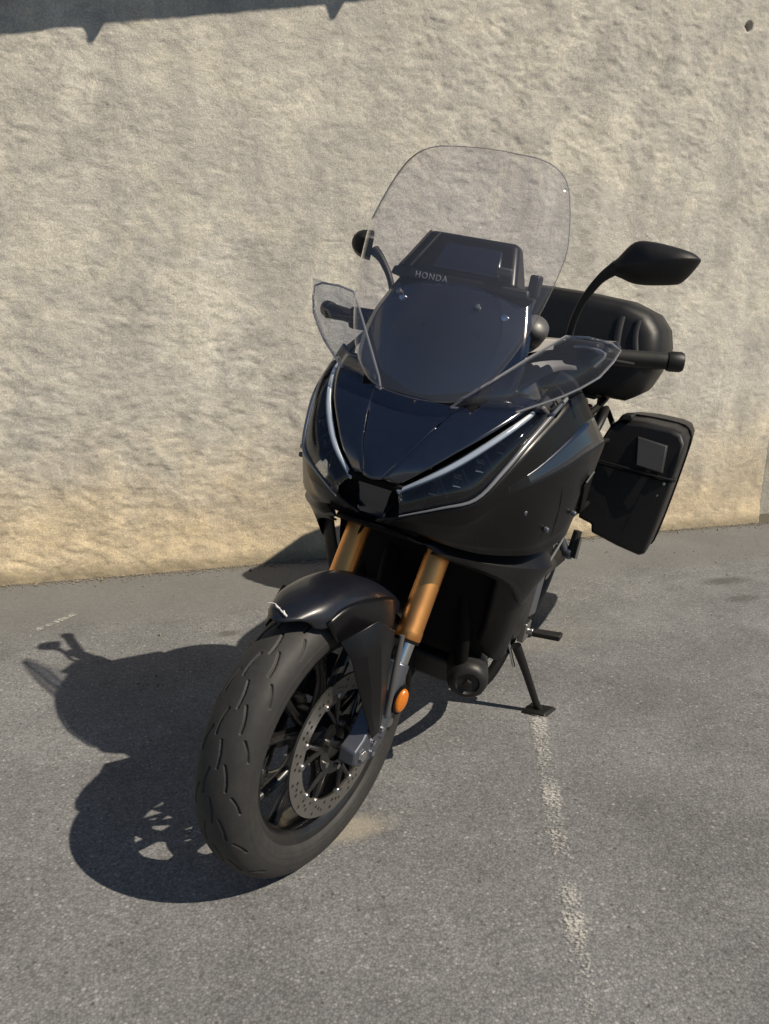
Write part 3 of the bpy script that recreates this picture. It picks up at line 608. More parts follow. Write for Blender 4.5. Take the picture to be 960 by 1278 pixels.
# ---- front fender
rows = []
for i, th in enumerate(np.linspace(62, 138, 12)):
    t = math.radians(th); k = min(1, .70 + .30*i/2.2) if i < 3 else 1
    nose = max(0, 1 - i/1.6)
    sec = [(0, .338), (.020, .3372), (.040, .3335), (.0545, .3255), (.0645, .309), (.0685, .290)]
    row = []
    for s_ in (-1, 1):
        for y, r in (reversed(sec) if s_ < 0 else sec[1:]):
            rr = .340 - (.340 - r)*(1 - .35*nose) - .006*nose*(y/.07)
            tt = t + nose*math.radians(9)*(y/.0725)**2
            row.append(Vector((rr*math.cos(tt), s_*y*k, .30 + rr*math.sin(tt))))
    rows.append(row)
fd = MB().surf(rows, 3, 3).build('front_fender', 'fender', B, steer=True, solid=.004, off=0)
# side cheeks of the fender joining the fork
for s_ in (1, -1):
    q = MB().surf([[Vector(p) for p in r] for r in ([(.085, .066, .592), (.07, .071, .565), (.05, .071, .54)], [(.03, .072, .612), (.02, .080, .578), (.01, .080, .548)],
                                                    [(-.07, .078, .606), (-.06, .092, .575), (-.05, .094, .545)], [(-.13, .080, .590), (-.11, .094, .555), (-.10, .096, .52)])], 4, 4)
    if s_ < 0: q.mirror()
    q.build('fender_cheek', 'satin', fd, steer=True, solid=.004, off=0)
# sky glare on the fender nose, painted as small white strokes
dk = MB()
def fend(th, y): 
    t = math.radians(th); r = .3445 - .5*y*y - .010*(abs(y)/.07)**2
    return Vector((r*math.cos(t), y, .30 + r*math.sin(t)))
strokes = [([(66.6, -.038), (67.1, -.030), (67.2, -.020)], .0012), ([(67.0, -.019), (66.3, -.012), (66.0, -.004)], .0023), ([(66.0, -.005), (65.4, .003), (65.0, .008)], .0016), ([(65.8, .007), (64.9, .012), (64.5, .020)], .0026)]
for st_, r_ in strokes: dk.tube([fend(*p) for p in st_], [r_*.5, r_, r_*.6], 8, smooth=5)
dk.build('fender_glare', 'white', fd, steer=True)

# ---- bodywork -------------------------------------------------------------------
V = Vector
A = [V(p) for p in ((-.070, .050, .836), (-.092, .099, .876), (-.125, .137, .913), (-.170, .178, .954), (-.235, .214, .997), (-.30, .232, 1.028))]   # light-guide line
Bc = [V(p) for p in ((-.060, .067, .787), (-.085, .139, .820), (-.120, .191, .846), (-.170, .219, .903), (-.220, .237, .953), (-.300, .252, 1.004), (-.36, .262, 1.040))]  # trim line
def mir(p): return V((p.x, -p.y, p.z))
# hood: rows from nose to screen base
cen = [V(p) for p in ((-.056, 0, .832), (-.085, 0, .868), (-.120, 0, .905), (-.165, 0, .946), (-.222, 0, .988), (-.275, 0, 1.012))]
rows = []
for a, c in zip(A, cen):
    a = a + V((-.004, -.006, .004))
    l1 = c.lerp(a, .52) + V((.006, 0, .012)); l0 = c.lerp(a, .44) + V((.006, 0, .010)); l2 = c.lerp(a, .8) + V((.003, 0, .006))
    c = c + V((.006, 0, .0115)); rows.append([a, l2, l1, l0, c, mir(l0), mir(l1), mir(l2), mir(a)])
hood = MB().surf(rows, 5, 4).build('hood_panel', 'gloss', B, solid=.004, off=-1)
hood['label'] = 'glossy black hood panel below the windscreen'
# chin between the lamps
MB().surf([[V((-.080, y*1.25, .836)), V((-.078, y, .812)), V((-.080, y*.95, .785)), V((-.086, y*.85, .758))] for y in (-.034, -.017, 0, .017, .034)], 3, 3).build('chin_panel', 'gloss', B, solid=.004, off=0)
MB().surf([[V((-.074, y, .842)), V((-.072, y*.98, .830)), V((-.090, y*.9, .820))] for y in (-.060, -.03, 0, .03, .060)], 3, 3).build('nose_lip', 'dark', B, solid=.003, off=0)
MB().surf([[V((-.105, y, .85)), V((-.10, y, .80)), V((-.095, y, .745))] for y in (-.10, -.05, 0, .05, .10)], 2, 2).build('chin_backing', 'dark', B, solid=.004, off=0)

for s_ in (1, -1):
    S = (lambda mb: mb) if s_ > 0 else (lambda mb: mb.mirror())
    # headlight: recessed cavity, lamp modules, lens, light guide, trim
    An = cr(A, 4); Bn = cr(Bc[:6], 4)
    m_ = min(len(An), len(Bn))
    inn = [[An[i] + V((-.03, -.014, -.012)), An[i].lerp(Bn[i], .5) + V((-.045, -.030, 0)), Bn[i] + V((-.03, -.014, .008))] for i in range(m_)]
    hl = S(MB().surf(inn, 1, 3)).build('headlight', 'dark', B, solid=.004, off=0)
    lens = [[An[i] + V((.002, .001, -.004)), An[i].lerp(Bn[i], .5) + V((.010, .008, 0)), Bn[i] + V((.002, .001, .004))] for i in range(m_)]
    S(MB().surf(lens, 1, 4)).build('lens', 'lens', hl, solid=.003, off=0)
    dg_ = [An[i].lerp(Bn[i], .14) + V((-.003, -.001, -.001)) for i in range(0, m_ - 2)]
    r_ = [.0045 + .0025*math.sin(math.pi*i/len(dg_)) for i in range(len(dg_))]
    S(MB().tube(dg_, r_, 10)).build('light_guide', 'drl', hl)
    for i, sz in ((4, .014), (7, .013), (10, .013), (13, .013)):
        c_ = An[i].lerp(Bn[i], .58) + V((-.018, -.012, 0)); nn = V((.85, .5, -.08)).normalized()
        mo = MB().lathe([(0, .004), (sz*.45, .001), (sz*.62, -.006), (sz*.7, .004), (sz*.9, .006), (sz*.95, -.02)], c_, nn, 4)
        S(mo).build('lamp_module', 'alu' if i in (7, 10) else 'gloss', hl)
    for i in (5, 8, 11):
        p, q = An[i].lerp(Bn[i], .35) + V((-.014, -.008, 0)), An[i].lerp(Bn[i], .85) + V((-.012, -.006, 0))
        S(MB().tube([p, q], .004, 6)).build('lamp_bezel', 'gloss', hl)
    tb = cr(Bc, 5)
    rr_ = [.0014 + .0036*min(1, i/16) for i in range(len(tb))]
    S(MB().tube([p + V((.004, .003, 0)) for p in tb], rr_, 10)).build('trim_strip', 'trim', hl)
    # side fairing, rows run front to back, columns top to bottom
    fr = [
        [(-.060, .067, .784), (-.058, .052, .780), (-.058, .040, .776), (-.060, .030, .771), (-.064, .020, .765)],
        [(-.086, .141, .817), (-.088, .132, .800), (-.090, .124, .784), (-.095, .112, .768), (-.100, .098, .752)],
        [(-.122, .194, .842), (-.126, .190, .818), (-.128, .184, .795), (-.134, .168, .765), (-.140, .145, .735)],
        [(-.172, .223, .899), (-.182, .230, .870), (-.184, .234, .855), (-.190, .224, .790), (-.200, .206, .718)],
        [(-.222, .241, .949), (-.245, .258, .905), (-.248, .270, .880), (-.258, .277, .800), (-.280, .274, .716)],
        [(-.302, .256, 1.000), (-.320, .281, .950), (-.322, .302, .905), (-.335, .306, .815), (-.345, .300, .722)],
        [(-.362, .266, 1.036), (-.395, .296, .988), (-.402, .324, .930), (-.410, .326, .840), (-.410, .318, .738)],
        [(-.430, .276, 1.050), (-.475, .302, 1.000), (-.495, .338, .946), (-.485, .329, .850), (-.462, .314, .748)],
    ]
    sf = S(MB().surf([[V(p) for p in r] for r in fr], 4, 3, lin_v=True)).build('side_fairing', 'satin', B, solid=.005, off=(1 if s_ > 0 else -1), angle=9)
    # sharp sky-lit facet is gloss paint
    fc = [[V(r[1]).lerp(V(r[2]), t) + V((.0015, .003, .003)) for t in (.06, .5, .94)] for r in fr[3:]]
    S(MB().surf(fc, 4, 2, lin_v=True)).build('gloss_facet', 'gloss', sf, solid=.003, off=0)
    S(MB().tube([V(fr[5][2]) + V((0, .0035, -.02)), V(fr[5][3]) + V((0, .0045, 0)), V(fr[5][4]) + V((0, .004, .004))], .0013, 6, smooth=5)).build('panel_seam', 'dark', sf)
    for p_ in ((-.395, .3345, .80), (-.30, .3045, .775), (-.235, .2665, .815), (-.458, .330, .79)):
        S(MB().lathe([(0, .003), (.005, .0025), (.0062, 0), (.0062, -.006)], p_, (.25, 1, -.1), 12)).build('fairing_screw', 'alu', sf)
    # upper shoulder between trim and deflector
    sh = [[V((-.275, .22, 1.012)), V((-.30, .242, 1.008)), V((-.33, .256, 1.012))], [V((-.34, .225, 1.05)), V((-.36, .250, 1.045)), V((-.372, .266, 1.036))], [V((-.42, .225, 1.085)), V((-.43, .255, 1.075)), V((-.436, .276, 1.052))]]
    S(MB().surf(sh, 4, 3)).build('shoulder_panel', 'matte', sf, solid=.004, off=0)
    # grey notch trim on the rear of the fairing
    S(MB().tube([(-.415, .3385, .868), (-.452, .3425, .888)], .0022, 8)).build('notch_trim', 'grey', sf)
    S(MB().hull8([V(p) for p in ((-.415, .330, .86), (-.455, .336, .88), (-.462, .332, .80), (-.44, .330, .79), (-.415, .3375, .86), (-.455, .343, .88), (-.462, .341, .80), (-.44, .338, .79))])).build('side_vent', 'dark', sf, bevel=.002)
    # slot and lower wedge panel
    lo = [[(-.130, .100, .722), (-.140, .122, .710), (-.160, .112, .698)], [(-.215, .160, .722), (-.228, .218, .690), (-.240, .188, .664)], [(-.300, .215, .724), (-.316, .284, .676), (-.325, .243, .620)],
          [(-.375, .255, .730), (-.388, .312, .668), (-.398, .262, .560)], [(-.450, .285, .740), (-.455, .296, .655), (-.440, .262, .545)]]
    lp = S(MB().surf([[V(p) for p in r] for r in lo], 4, 3, lin_v=True)).build('lower_panel', 'satin', B, solid=.004, off=(1 if s_ > 0 else -1), angle=14)
    S(MB().tube([(-.466, .316, .735), (-.460, .300, .675), (-.452, .280, .610), (-.448, .274, .580)], [.0025, .004, .004, .003], 8, smooth=4)).build('edge_strip', 'strip', lp)
    # radiator shroud carrying on downwards
    rs_ = [[(-.330, .215, .665), (-.372, .205, .56), (-.412, .190, .47), (-.445, .172, .395)], [(-.365, .258, .640), (-.395, .250, .55), (-.430, .236, .45), (-.458, .215, .375)], [(-.440, .270, .590), (-.455, .262, .520), (-.475, .250, .440), (-.490, .235, .36)]]
    S(MB().surf([[V(p) for p in r] for r in rs_], 4, 4)).build('radiator_shroud', 'matte', B, solid=.004, off=0)
    # dark inner wall closing the fairing behind the lamp
    iw = [[(-.10, .08, .76), (-.14, .08, .86), (-.24, .12, .97)], [(-.25, .19, .70), (-.27, .20, .84), (-.31, .21, .98)], [(-.42, .25, .66), (-.44, .27, .84), (-.44, .24, 1.02)], [(-.60, .20, .62), (-.62, .22, .80), (-.62, .18, .98)]]
    S(MB().surf([[V(p) for p in r] for r in iw], 3, 3)).build('inner_panel', 'dark', B, solid=.006, off=0)
# underside of the nose
MB().surf([[V((-.075, y, .748)), V((-.16, y*1.9, .712)), V((-.30, y*2.6, .72)), V((-.40, y*2.6, .76))] for y in (-.06, -.03, 0, .03, .06)], 3, 3).build('nose_underside', 'dark', B, solid=.004, off=0)
# radiator and fan box
ra = MB().box((-.455, 0, .56), (.05, .34, .34)); ra = ra.build('radiator', 'dark', B, bevel=.008)
for k in range(26): MB().box((-.428, 0, .41 + k*.012), (.006, .30, .004)).build('radiator_fin', 'dark', ra)
MB().tube([(-.36, .17, .70), (-.33, .10, .73), (-.33, -.10, .73), (-.36, -.17, .70)], .016, 10, smooth=5).build('coolant_hose', 'dark', ra)
MB().surf([[V((-.335 - .9*y*y, y, .69)), V((-.365 - .9*y*y, y, .56)), V((-.40 - .7*y*y, y*.95, .45)), V((-.43 - .5*y*y, y*.9, .36))] for y in (-.215, -.11, 0, .11, .215)], 3, 3).build('radiator_guard', 'dark', B, solid=.004, off=0)
# steering head / triple clamps
tc_ = MB(); tc_.box((fx(.80) + .01, 0, .80), (.07, .27, .045), Matrix.Rotation(math.radians(-26.5), 3, 'Y')); tc_.box((fx(.99) + .005, 0, .99), (.06, .26, .03), Matrix.Rotation(math.radians(-26.5), 3, 'Y'))
tc_.build('triple_clamp', 'matte', B, steer=True, bevel=.008)

# ---- windscreen
def scr(y, z):
    xc = np.interp(z, (.96, 1.0, 1.1, 1.2, 1.3, 1.4, 1.483), (-.152, -.160, -.181, -.207, -.240, -.280, -.318))
    return V((float(xc) - .95*y*y, y, z))
prof = [(1.000, .060), (1.010, .098), (1.045, .138), (1.09, .166), (1.15, .188), (1.21, .202), (1.27, .210), (1.315, .212), (1.36, .203), (1.40, .191), (1.435, .176), (1.458, .157), (1.473, .130), (1.480, .100)]
rows = []
pf = cr([V((h, z, 0)) for z, h in prof], 3)
for p in pf: rows.append([scr(p.x*k/12, p.y - .012*(abs(k)/12)**2*0) for k in range(-12, 13)])
ws = MB().grid(rows).build('windscreen', 'clear', B, solid=.004, off=0)
ws['label'] = 'tall clear plastic windscreen'
edge = [scr(-p.x, p.y) for p in pf] + [scr(p.x, p.y) for p in reversed(pf)]
top_ = [scr(-pf[-1].x + 2*pf[-1].x*k/8, pf[-1].y + .004*math.sin(math.pi*k/8)) for k in range(1, 8)]
n_ = len(pf)
bot_ = [scr(.060*(1 - k/4), .999 - .003*math.sin(math.pi*k/8)) for k in range(0, 9)]
MB().tube(edge[:n_] + top_ + edge[n_:] + bot_, .0011, 8).build('screen_edge', 'clear_edge', ws)
for y, z in ((.085, 1.19), (-.085, 1.19)):
    p = scr(y, z); MB().lathe([(0, .004), (.004, .0035), (.0055, .001), (.0055, -.010)], p, (.85, .1*(1 if y > 0 else -1), .35), 12).build('screen_bolt', 'steel', ws)
# inner cowl behind the screen
ic = []
for z, hw_, dx in ((.985, .140, -.045), (1.03, .176, -.050), (1.08, .184, -.055), (1.13, .178, -.065), (1.17, .166, -.082), (1.222, .146, -.104)):
    ic.append([scr(hw_*k/6, z) + V((dx - .25*abs(hw_*k/6)**1.5, 0, 0)) for k in range(-6, 7)])
cow = MB().surf(ic, 3, 2).build('screen_cowl', 'gloss', B, solid=.006, off=0)
MB().surf([[V((-.235, y, .975)), V((-.20, y, .985)), V((-.215, y*1.1, 1.01)), V((-.25, y*1.15, 1.04))] for y in (-.12, -.06, 0, .06, .12)], 3, 3).build('cowl_base', 'dark', cow, solid=.004, off=0)
# instrument housing
ih = MB()
f8 = [V(p) for p in ((-.322, -.160, 1.232), (-.322, .118, 1.232), (-.42, .118, 1.215), (-.42, -.160, 1.215), (-.385, -.118, 1.322), (-.385, .085, 1.322), (-.425, .085, 1.318), (-.425, -.115, 1.318))]
ih.add(f8, [(0, 3, 2, 1), (4, 5, 6, 7), (0, 1, 5, 4), (1, 2, 6, 5), (2, 3, 7, 6), (3, 0, 4, 7)])
ins = ih.build('instrument_housing', 'satin', B, bevel=.012, bseg=3)
MB().hull8([V(p) for p in ((-.420, -.135, 1.225), (-.420, .10, 1.225), (-.424, .08, 1.31), (-.424, -.11, 1.31), (-.428, -.135, 1.225), (-.428, .10, 1.225), (-.432, .08, 1.31), (-.432, -.11, 1.31))]).build('display', 'screen_off', ins)
for y_ in (-.118, -.096): MB().tube([(-.322, y_ - .024, 1.240), (-.380, y_ + .006, 1.318)], .0035, 8).build('housing_ridge', 'matte', ins)
MB().hull8([V(p) for p in ((-.330, -.075, 1.248), (-.330, .075, 1.248), (-.338, .075, 1.246), (-.338, -.075, 1.246), (-.364, -.065, 1.302), (-.364, .06, 1.302), (-.372, .06, 1.298), (-.372, -.065, 1.298))]).build('housing_panel', 'gloss', ins, bevel=.003)
MB().hull8([V(p) for p in ((-.320, -.165, 1.218), (-.320, .150, 1.218), (-.37, .150, 1.212), (-.37, -.165, 1.212), (-.324, -.16, 1.236), (-.324, .145, 1.236), (-.37, .145, 1.236), (-.37, -.16, 1.236))]).build('screen_rail', 'matte', ins, bevel=.005)
MB().box((-.345, .150, 1.245), (.03, .022, .045)).build('rail_clip', 'matte', ins, bevel=.005)
MB().box((-.322, .088, 1.262), (.012, .034, .016)).build('rail_latch', 'grey', ins, bevel=.003)
for s_ in (1, -1): MB().lathe([(0, .004), (.007, .003), (.009, -.004)], (-.300, .115*s_, 1.175), (1, .2*s_, .3), 14).build('housing_bolt', 'chrome', ins)
# maker's name on the rail
cu = bpy.data.curves.new('maker_lettering', 'FONT'); cu.body = 'HONDA'; cu.size = .0175; cu.extrude = .0008; cu.align_x = 'CENTER'; cu.space_character = 1.25
to = bpy.data.objects.new('maker_lettering', cu); C.objects.link(to)
dg = bpy.context.evaluated_depsgraph_get(); me = bpy.data.meshes.new_from_object(to.evaluated_get(dg)); bpy.data.objects.remove(to)
lt = bpy.data.objects.new('maker_lettering', me); C.objects.link(lt); lt.parent = ins; me.materials.clear(); me.materials.append(M['letter'])
rot = Matrix(((0, .08, 1), (1, 0, 0), (0, 1, -.1))); 
me.transform(Matrix.Translation((-.3165, -.066, 1.2205)) @ rot.to_4x4())

# ---- side wind deflectors (smoked, with lit edge)
for s_ in (1, -1):
    S = (lambda mb: mb) if s_ > 0 else (lambda mb: mb.mirror())
    outl = [V(p) for p in ((-.195, .079, .990), (-.220, .140, 1.000), (-.240, .198, 1.005), (-.272, .272, 1.052), (-.290, .302, 1.076), (-.305, .328, 1.102), (-.320, .344, 1.135), (-.330, .350, 1.158), (-.328, .330, 1.168), (-.324, .285, 1.170), (-.318, .242, 1.164), (-.280, .190, 1.112), (-.240, .134, 1.052), (-.210, .095, 1.012))]
    lower = outl[:8]; upper = list(reversed(outl[8:]))
    nn = 22
    def samp(L, t):
        x = t*(len(L)-1); i = min(int(x), len(L)-2); return L[i].lerp(L[i+1], x - i)
    rows = [[samp(lower, i/nn).lerp(samp(upper, i/nn), j/5) + V((.014, .006, .010))*math.sin(math.pi*j/5) for j in range(6)] for i in range(nn + 1)]
    df = S(MB().grid(rows)).build('wind_deflector', 'smoke', B, solid=.004, off=0)
    S(MB().tube(outl + [outl[0]], .0026, 8)).build('deflector_edge', 'bright_edge', df)
    if s_ > 0:
        sl_ = [V(p) for p in ((-.312, .312, 1.118), (-.324, .325, 1.146), (-.322, .285, 1.152), (-.318, .262, 1.148))]
        MB().tube(cr(sl_, 3), .0028, 8).build('deflector_rib', 'bright_edge', df)
        hb = [V(p) for p in ((-.334, .300, 1.110), (-.344, .318, 1.140), (-.342, .275, 1.144), (-.334, .262, 1.130))]
        MB().add(hb, [(0, 1, 2, 3)]).build('deflector_bracket', 'dark', df, solid=.006, off=0)
    # inner panel beside the instruments
    ip = [[V(p) for p in r] for r in (((-.285, .060, 1.045), (-.27, .095, 1.022), (-.26, .13, 1.000)), ((-.335, .112, 1.098), (-.335, .135, 1.062), (-.32, .17, 1.032)), ((-.41, .150, 1.140), (-.42, .180, 1.115), (-.42, .21, 1.08)), ((-.47, .205, 1.150), (-.475, .225, 1.125), (-.48, .245, 1.09)))]
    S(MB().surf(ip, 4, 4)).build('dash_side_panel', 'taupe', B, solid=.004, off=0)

# ---- handlebar, grips, levers, mirrors
hb = MB().tube([(-.435, -.455, 1.124), (-.425, -.34, 1.117), (-.40, -.22, 1.105), (-.395, -.10, 1.075), (-.395, .10, 1.075), (-.40, .22, 1.105), (-.425, .34, 1.117), (-.492, .445, 1.124)][1:7], .011, 14, smooth=5)
bar = hb.build('handlebar', 'matte', B, steer=True)
for s_ in (1, -1):
    a, b_ = V((-.437, .315*s_, 1.116)), V((-.500, .445*s_, 1.124)); d = (b_ - a).normalized()
    gp = MB().lathe([(0, -.002), (.017, 0), (.019, .006), (.0165, .012)] + [q for k in range(7) for q in ((.0165, .018 + k*.013), (.0172, .022 + k*.013))] + [(.0168, .118), (.0168, .124), (0, .124)], a, d, 22)
    gr = gp.build('grip', 'grip', bar, steer=True)
    MB().lathe([(.014, .124), (.019, .126), (.0205, .133), (.0205, .152), (.018, .157), (0, .158)], a, d, 22).build('bar_end', 'matte', bar, steer=True)
    sw = MB().box((-.425, .275*s_, 1.116), (.045, .075, .052)).box((-.405, .235*s_, 1.12), (.035, .03, .035))
    sw.build('switch_block', 'matte', bar, steer=True, bevel=.010, bseg=3)
    MB().tube([(-.385, .235*s_, 1.118), (-.380, .28*s_, 1.114), (-.395, .33*s_, 1.112), (-.415, .385*s_, 1.110)], [.007, .007, .006, .005], 10, smooth=5).build('lever', 'matte', bar, steer=True)
    # knuckle / reservoir housing lit grey by the sun
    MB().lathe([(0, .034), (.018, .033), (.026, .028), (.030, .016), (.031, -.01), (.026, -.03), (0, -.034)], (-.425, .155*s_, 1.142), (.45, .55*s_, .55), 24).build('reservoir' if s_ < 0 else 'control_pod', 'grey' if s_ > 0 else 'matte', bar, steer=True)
def mirror_head(outl, depth, name, stem, rads, lab=None):
    """outl: outline points in the mirror plane, domed toward the front"""
    c = sum(outl, V())/len(outl); ol = cr(outl, 4, True)
    rows = []
    for k, (sc_, dx) in enumerate(((1.0, -.006), (1.0, 0), (.965, .012), (.86, .024), (.68, .034), (.42, .041), (.15, .0445))):
        rows.append([c + (p - c)*sc_ + depth*dx/.045 for p in ol])
    mb = MB().grid(rows, close_v=True)
    o_ = len(mb.v) - len(ol); mb.f.append(tuple(o_ + i for i in range(len(ol))))
    h = mb.build(name, 'matte', B, steer=True, angle=50)
    g_ = MB(); pts = [c + (p - c)*.955 - depth*.05 for p in ol]; g_.add(pts, [tuple(range(len(pts)))]); g_.build('mirror_glass', 'mirror', h, steer=True)
    g2 = MB(); pts = [c + (p - c)*.999 - depth*.10 for p in ol]; g2.add(pts, [tuple(range(len(pts)))]).build('mirror_back', 'matte', h, steer=True)
    MB().tube(stem, rads, 12, smooth=6).build('mirror_stem', 'matte', h, steer=True)
    return h
ml = [V((-.40, y, z)) for y, z in ((.300, 1.282), (.318, 1.306), (.345, 1.337), (.385, 1.340), (.445, 1.330), (.468, 1.320), (.470, 1.310), (.448, 1.276), (.425, 1.267), (.365, 1.262), (.330, 1.270))]
mirror_head(ml, V((.045, .004, .004)), 'mirror', [(-.41, .248, 1.120), (-.405, .247, 1.165), (-.398, .262, 1.215), (-.390, .292, 1.262), (-.385, .325, 1.290)], [.0075, .0075, .0075, .009, .014])
# the other mirror stands folded inward
fm = V((-.42, -.283, 1.285)); ey = V((.80, .60, 0)).normalized(); ez = V((0.05, 0.10, 1)).normalized()
mr_ = [fm + ey*((y - .39)*.50) + ez*((z - 1.30)*.86) for y, z in ((.300, 1.282), (.318, 1.306), (.345, 1.337), (.385, 1.340), (.445, 1.330), (.468, 1.320), (.470, 1.310), (.448, 1.276), (.425, 1.267), (.365, 1.262), (.330, 1.270))]
mirror_head(mr_, V((.034, -.028, .004)), 'mirror', [(-.41, -.185, 1.120), (-.408, -.190, 1.165), (-.405, -.205, 1.215), (-.408, -.235, 1.255), (-.412, -.262, 1.275)], [.0075, .0075, .0075, .009, .013])

# ---- tank, seat, tail
def ring(x, zc, w_, h_, n=20, pw=2.6, yoff=0):
    q = []
    for k in range(n):
        a = 2*math.pi*k/n; c, s_ = math.cos(a), math.sin(a)
        q.append(V((x, yoff + math.copysign(abs(c)**(2/pw), c)*w_, zc + math.copysign(abs(s_)**(2/pw), s_)*h_)))
    return q
MB().loft([ring(-.46, .95, .10, .09), ring(-.50, .96, .155, .115), ring(-.60, .955, .165, .13), ring(-.72, .92, .145, .12), ring(-.80, .86, .10, .09)]).build('fuel_tank', 'gloss', B, sub=1)
st = MB().loft([ring(-.76, .835, .08, .05), ring(-.82, .82, .13, .055), ring(-.95, .80, .165, .05), ring(-1.08, .815, .16, .055), ring(-1.14, .85, .15, .06), ring(-1.28, .875, .145, .055), ring(-1.40, .885, .12, .045)]).build('seat', 'seat', B, sub=1)
MB().loft([ring(-.90, .73, .11, .05), ring(-1.10, .75, .13, .07), ring(-1.35, .80, .12, .07), ring(-1.60, .86, .09, .05), ring(-1.72, .88, .06, .03)]).build('tail_cowl', 'satin', B, sub=1)
MB().box((-1.72, 0, .845), (.03, .16, .045)).build('tail_light', 'red', B, bevel=.01)
MB().hull8([V(p) for p in ((-1.60, -.07, .80), (-1.60, .07, .80), (-1.62, .07, .80), (-1.62, -.07, .80), (-1.80, -.06, .50), (-1.80, .06, .50), (-1.82, .06, .50), (-1.82, -.06, .50))]).build('rear_mudguard', 'matte', B, bevel=.006)
# ---- engine, frame, exhaust, swingarm
en = MB()
en.loft([ring(-.47, .45, .14, .12, 20, 5), ring(-.50, .45, .17, .15, 20, 5), ring(-.70, .44, .19, .18, 20, 5), ring(-.92, .42, .17, .16, 20, 5), ring(-.98, .42, .12, .10, 20, 5)])
en = en.build('engine', 'engine', B, sub=1)
MB().loft([[V((x, y, z)) for x, z in ((-.46, .60), (-.40, .66), (-.46, .76), (-.60, .78), (-.66, .66), (-.60, .58))] for y in (-.14, -.12, .12, .14)]).build('cylinder_block', 'engine', en, bevel=.01)
MB().lathe([(0, .030), (.05, .030), (.085, .024), (.095, .010), (.095, -.03)], (-.76, .185, .40), (0, 1, 0), 36).build('engine_cover', 'engine', en)
MB().lathe([(0, .024), (.05, .022), (.07, .012), (.07, -.02)], (-.60, .185, .46), (0, 1, 0), 32).build('engine_cover', 'engine', en)
MB().hull8([V(p) for p in ((-.50, -.13, .235), (-.50, .13, .235), (-.92, .15, .19), (-.92, -.15, .19), (-.44, -.15, .33), (-.44, .15, .33), (-.94, .18, .31), (-.94, -.18, .31))]).build('belly_guard', 'engine', B, bevel=.02, bseg=3)
# oil filter can facing forward
od = V((.88, .36, -.10)).normalized(); oc = V((-.445, .172, .322))
of = MB().lathe([(0, .048), (.026, .047), (.030, .052), (.038, .051), (.047, .044), (.051, .030), (.052, -.05), (.046, -.12), (0, -.12)], oc, od, 14).build('oil_filter', 'engine', B)
MB().lathe([(0, .058), (.010, .057), (.012, .047)], oc, od, 6).build('filter_nut', 'matte', of)
ex = MB()
for s_ in (-.05, .05): ex.tube([(-.42, s_, .63), (-.36, s_, .60), (-.335, s_*.9, .50), (-.345, s_*.8, .36), (-.40, s_*.6, .235), (-.52, -.02, .19), (-.75, -.06, .19), (-1.0, -.12, .22)], .020, 14, smooth=6)
ex = ex.build('exhaust_pipe', 'dark', B)
MB().lathe([(0, 0), (.040, 0), (.055, .06), (.060, .10), (.062, .42), (.050, .46), (.030, .465), (.028, .40), (0, .40)], (-1.02, -.16, .27), (-.93, -.12, .36), 30).build('silencer', 'steel', ex)
fr_ = MB()
for s_ in (1, -1):
    fr_.tube([(-.40, .06*s_, .86), (-.55, .17*s_, .74), (-.78, .20*s_, .62), (-.92, .19*s_, .48), (-.93, .17*s_, .30)], [.024, .026, .026, .026, .024], 10, smooth=5)
    fr_.tube([(-.42, .08*s_, .70), (-.40, .15*s_, .46), (-.46, .16*s_, .27), (-.70, .17*s_, .20), (-.92, .17*s_, .28)], .016, 10, smooth=5)
    fr_.tube([(-.85, .17*s_, .64), (-1.15, .17*s_, .76), (-1.50, .14*s_, .86), (-1.72, .10*s_, .90)], .013, 10, smooth=5)
    fr_.tube([(-.92, .17*s_, .50), (-1.20, .17*s_, .66), (-1.45, .15*s_, .80)], .011, 10, smooth=4)
fr_.build('frame', 'dark', B)
sa = MB()
for s_ in (1, -1): sa.tube([(-.93, .13*s_, .40), (-1.15, .135*s_, .37), (-1.40, .130*s_, .335), (-1.58, .128*s_, .315)], [.032, .030, .026, .024], 10, smooth=4, flat=.7)
sa.box((-1.02, 0, .39), (.12, .26, .06)); sa.build('swingarm', 'engine', B)
ch = MB(); 
ch.tube([(-.95, .105, .46), (-1.535, .105, .40)], .008, 6); ch.tube([(-.95, .105, .36), (-1.535, .105, .235)], .008, 6)
ch.lathe([(.05, -.004), (.088, -.004), (.088, .004), (.05, .004)], (-1.535, .105, .314), (0, 1, 0), 40, closed=True); ch.build('drive_chain', 'steel', B)
MB().tube([(-1.0, 0, .42), (-.95, 0, .72)], .035, 14).build('rear_shock', 'matte', B)
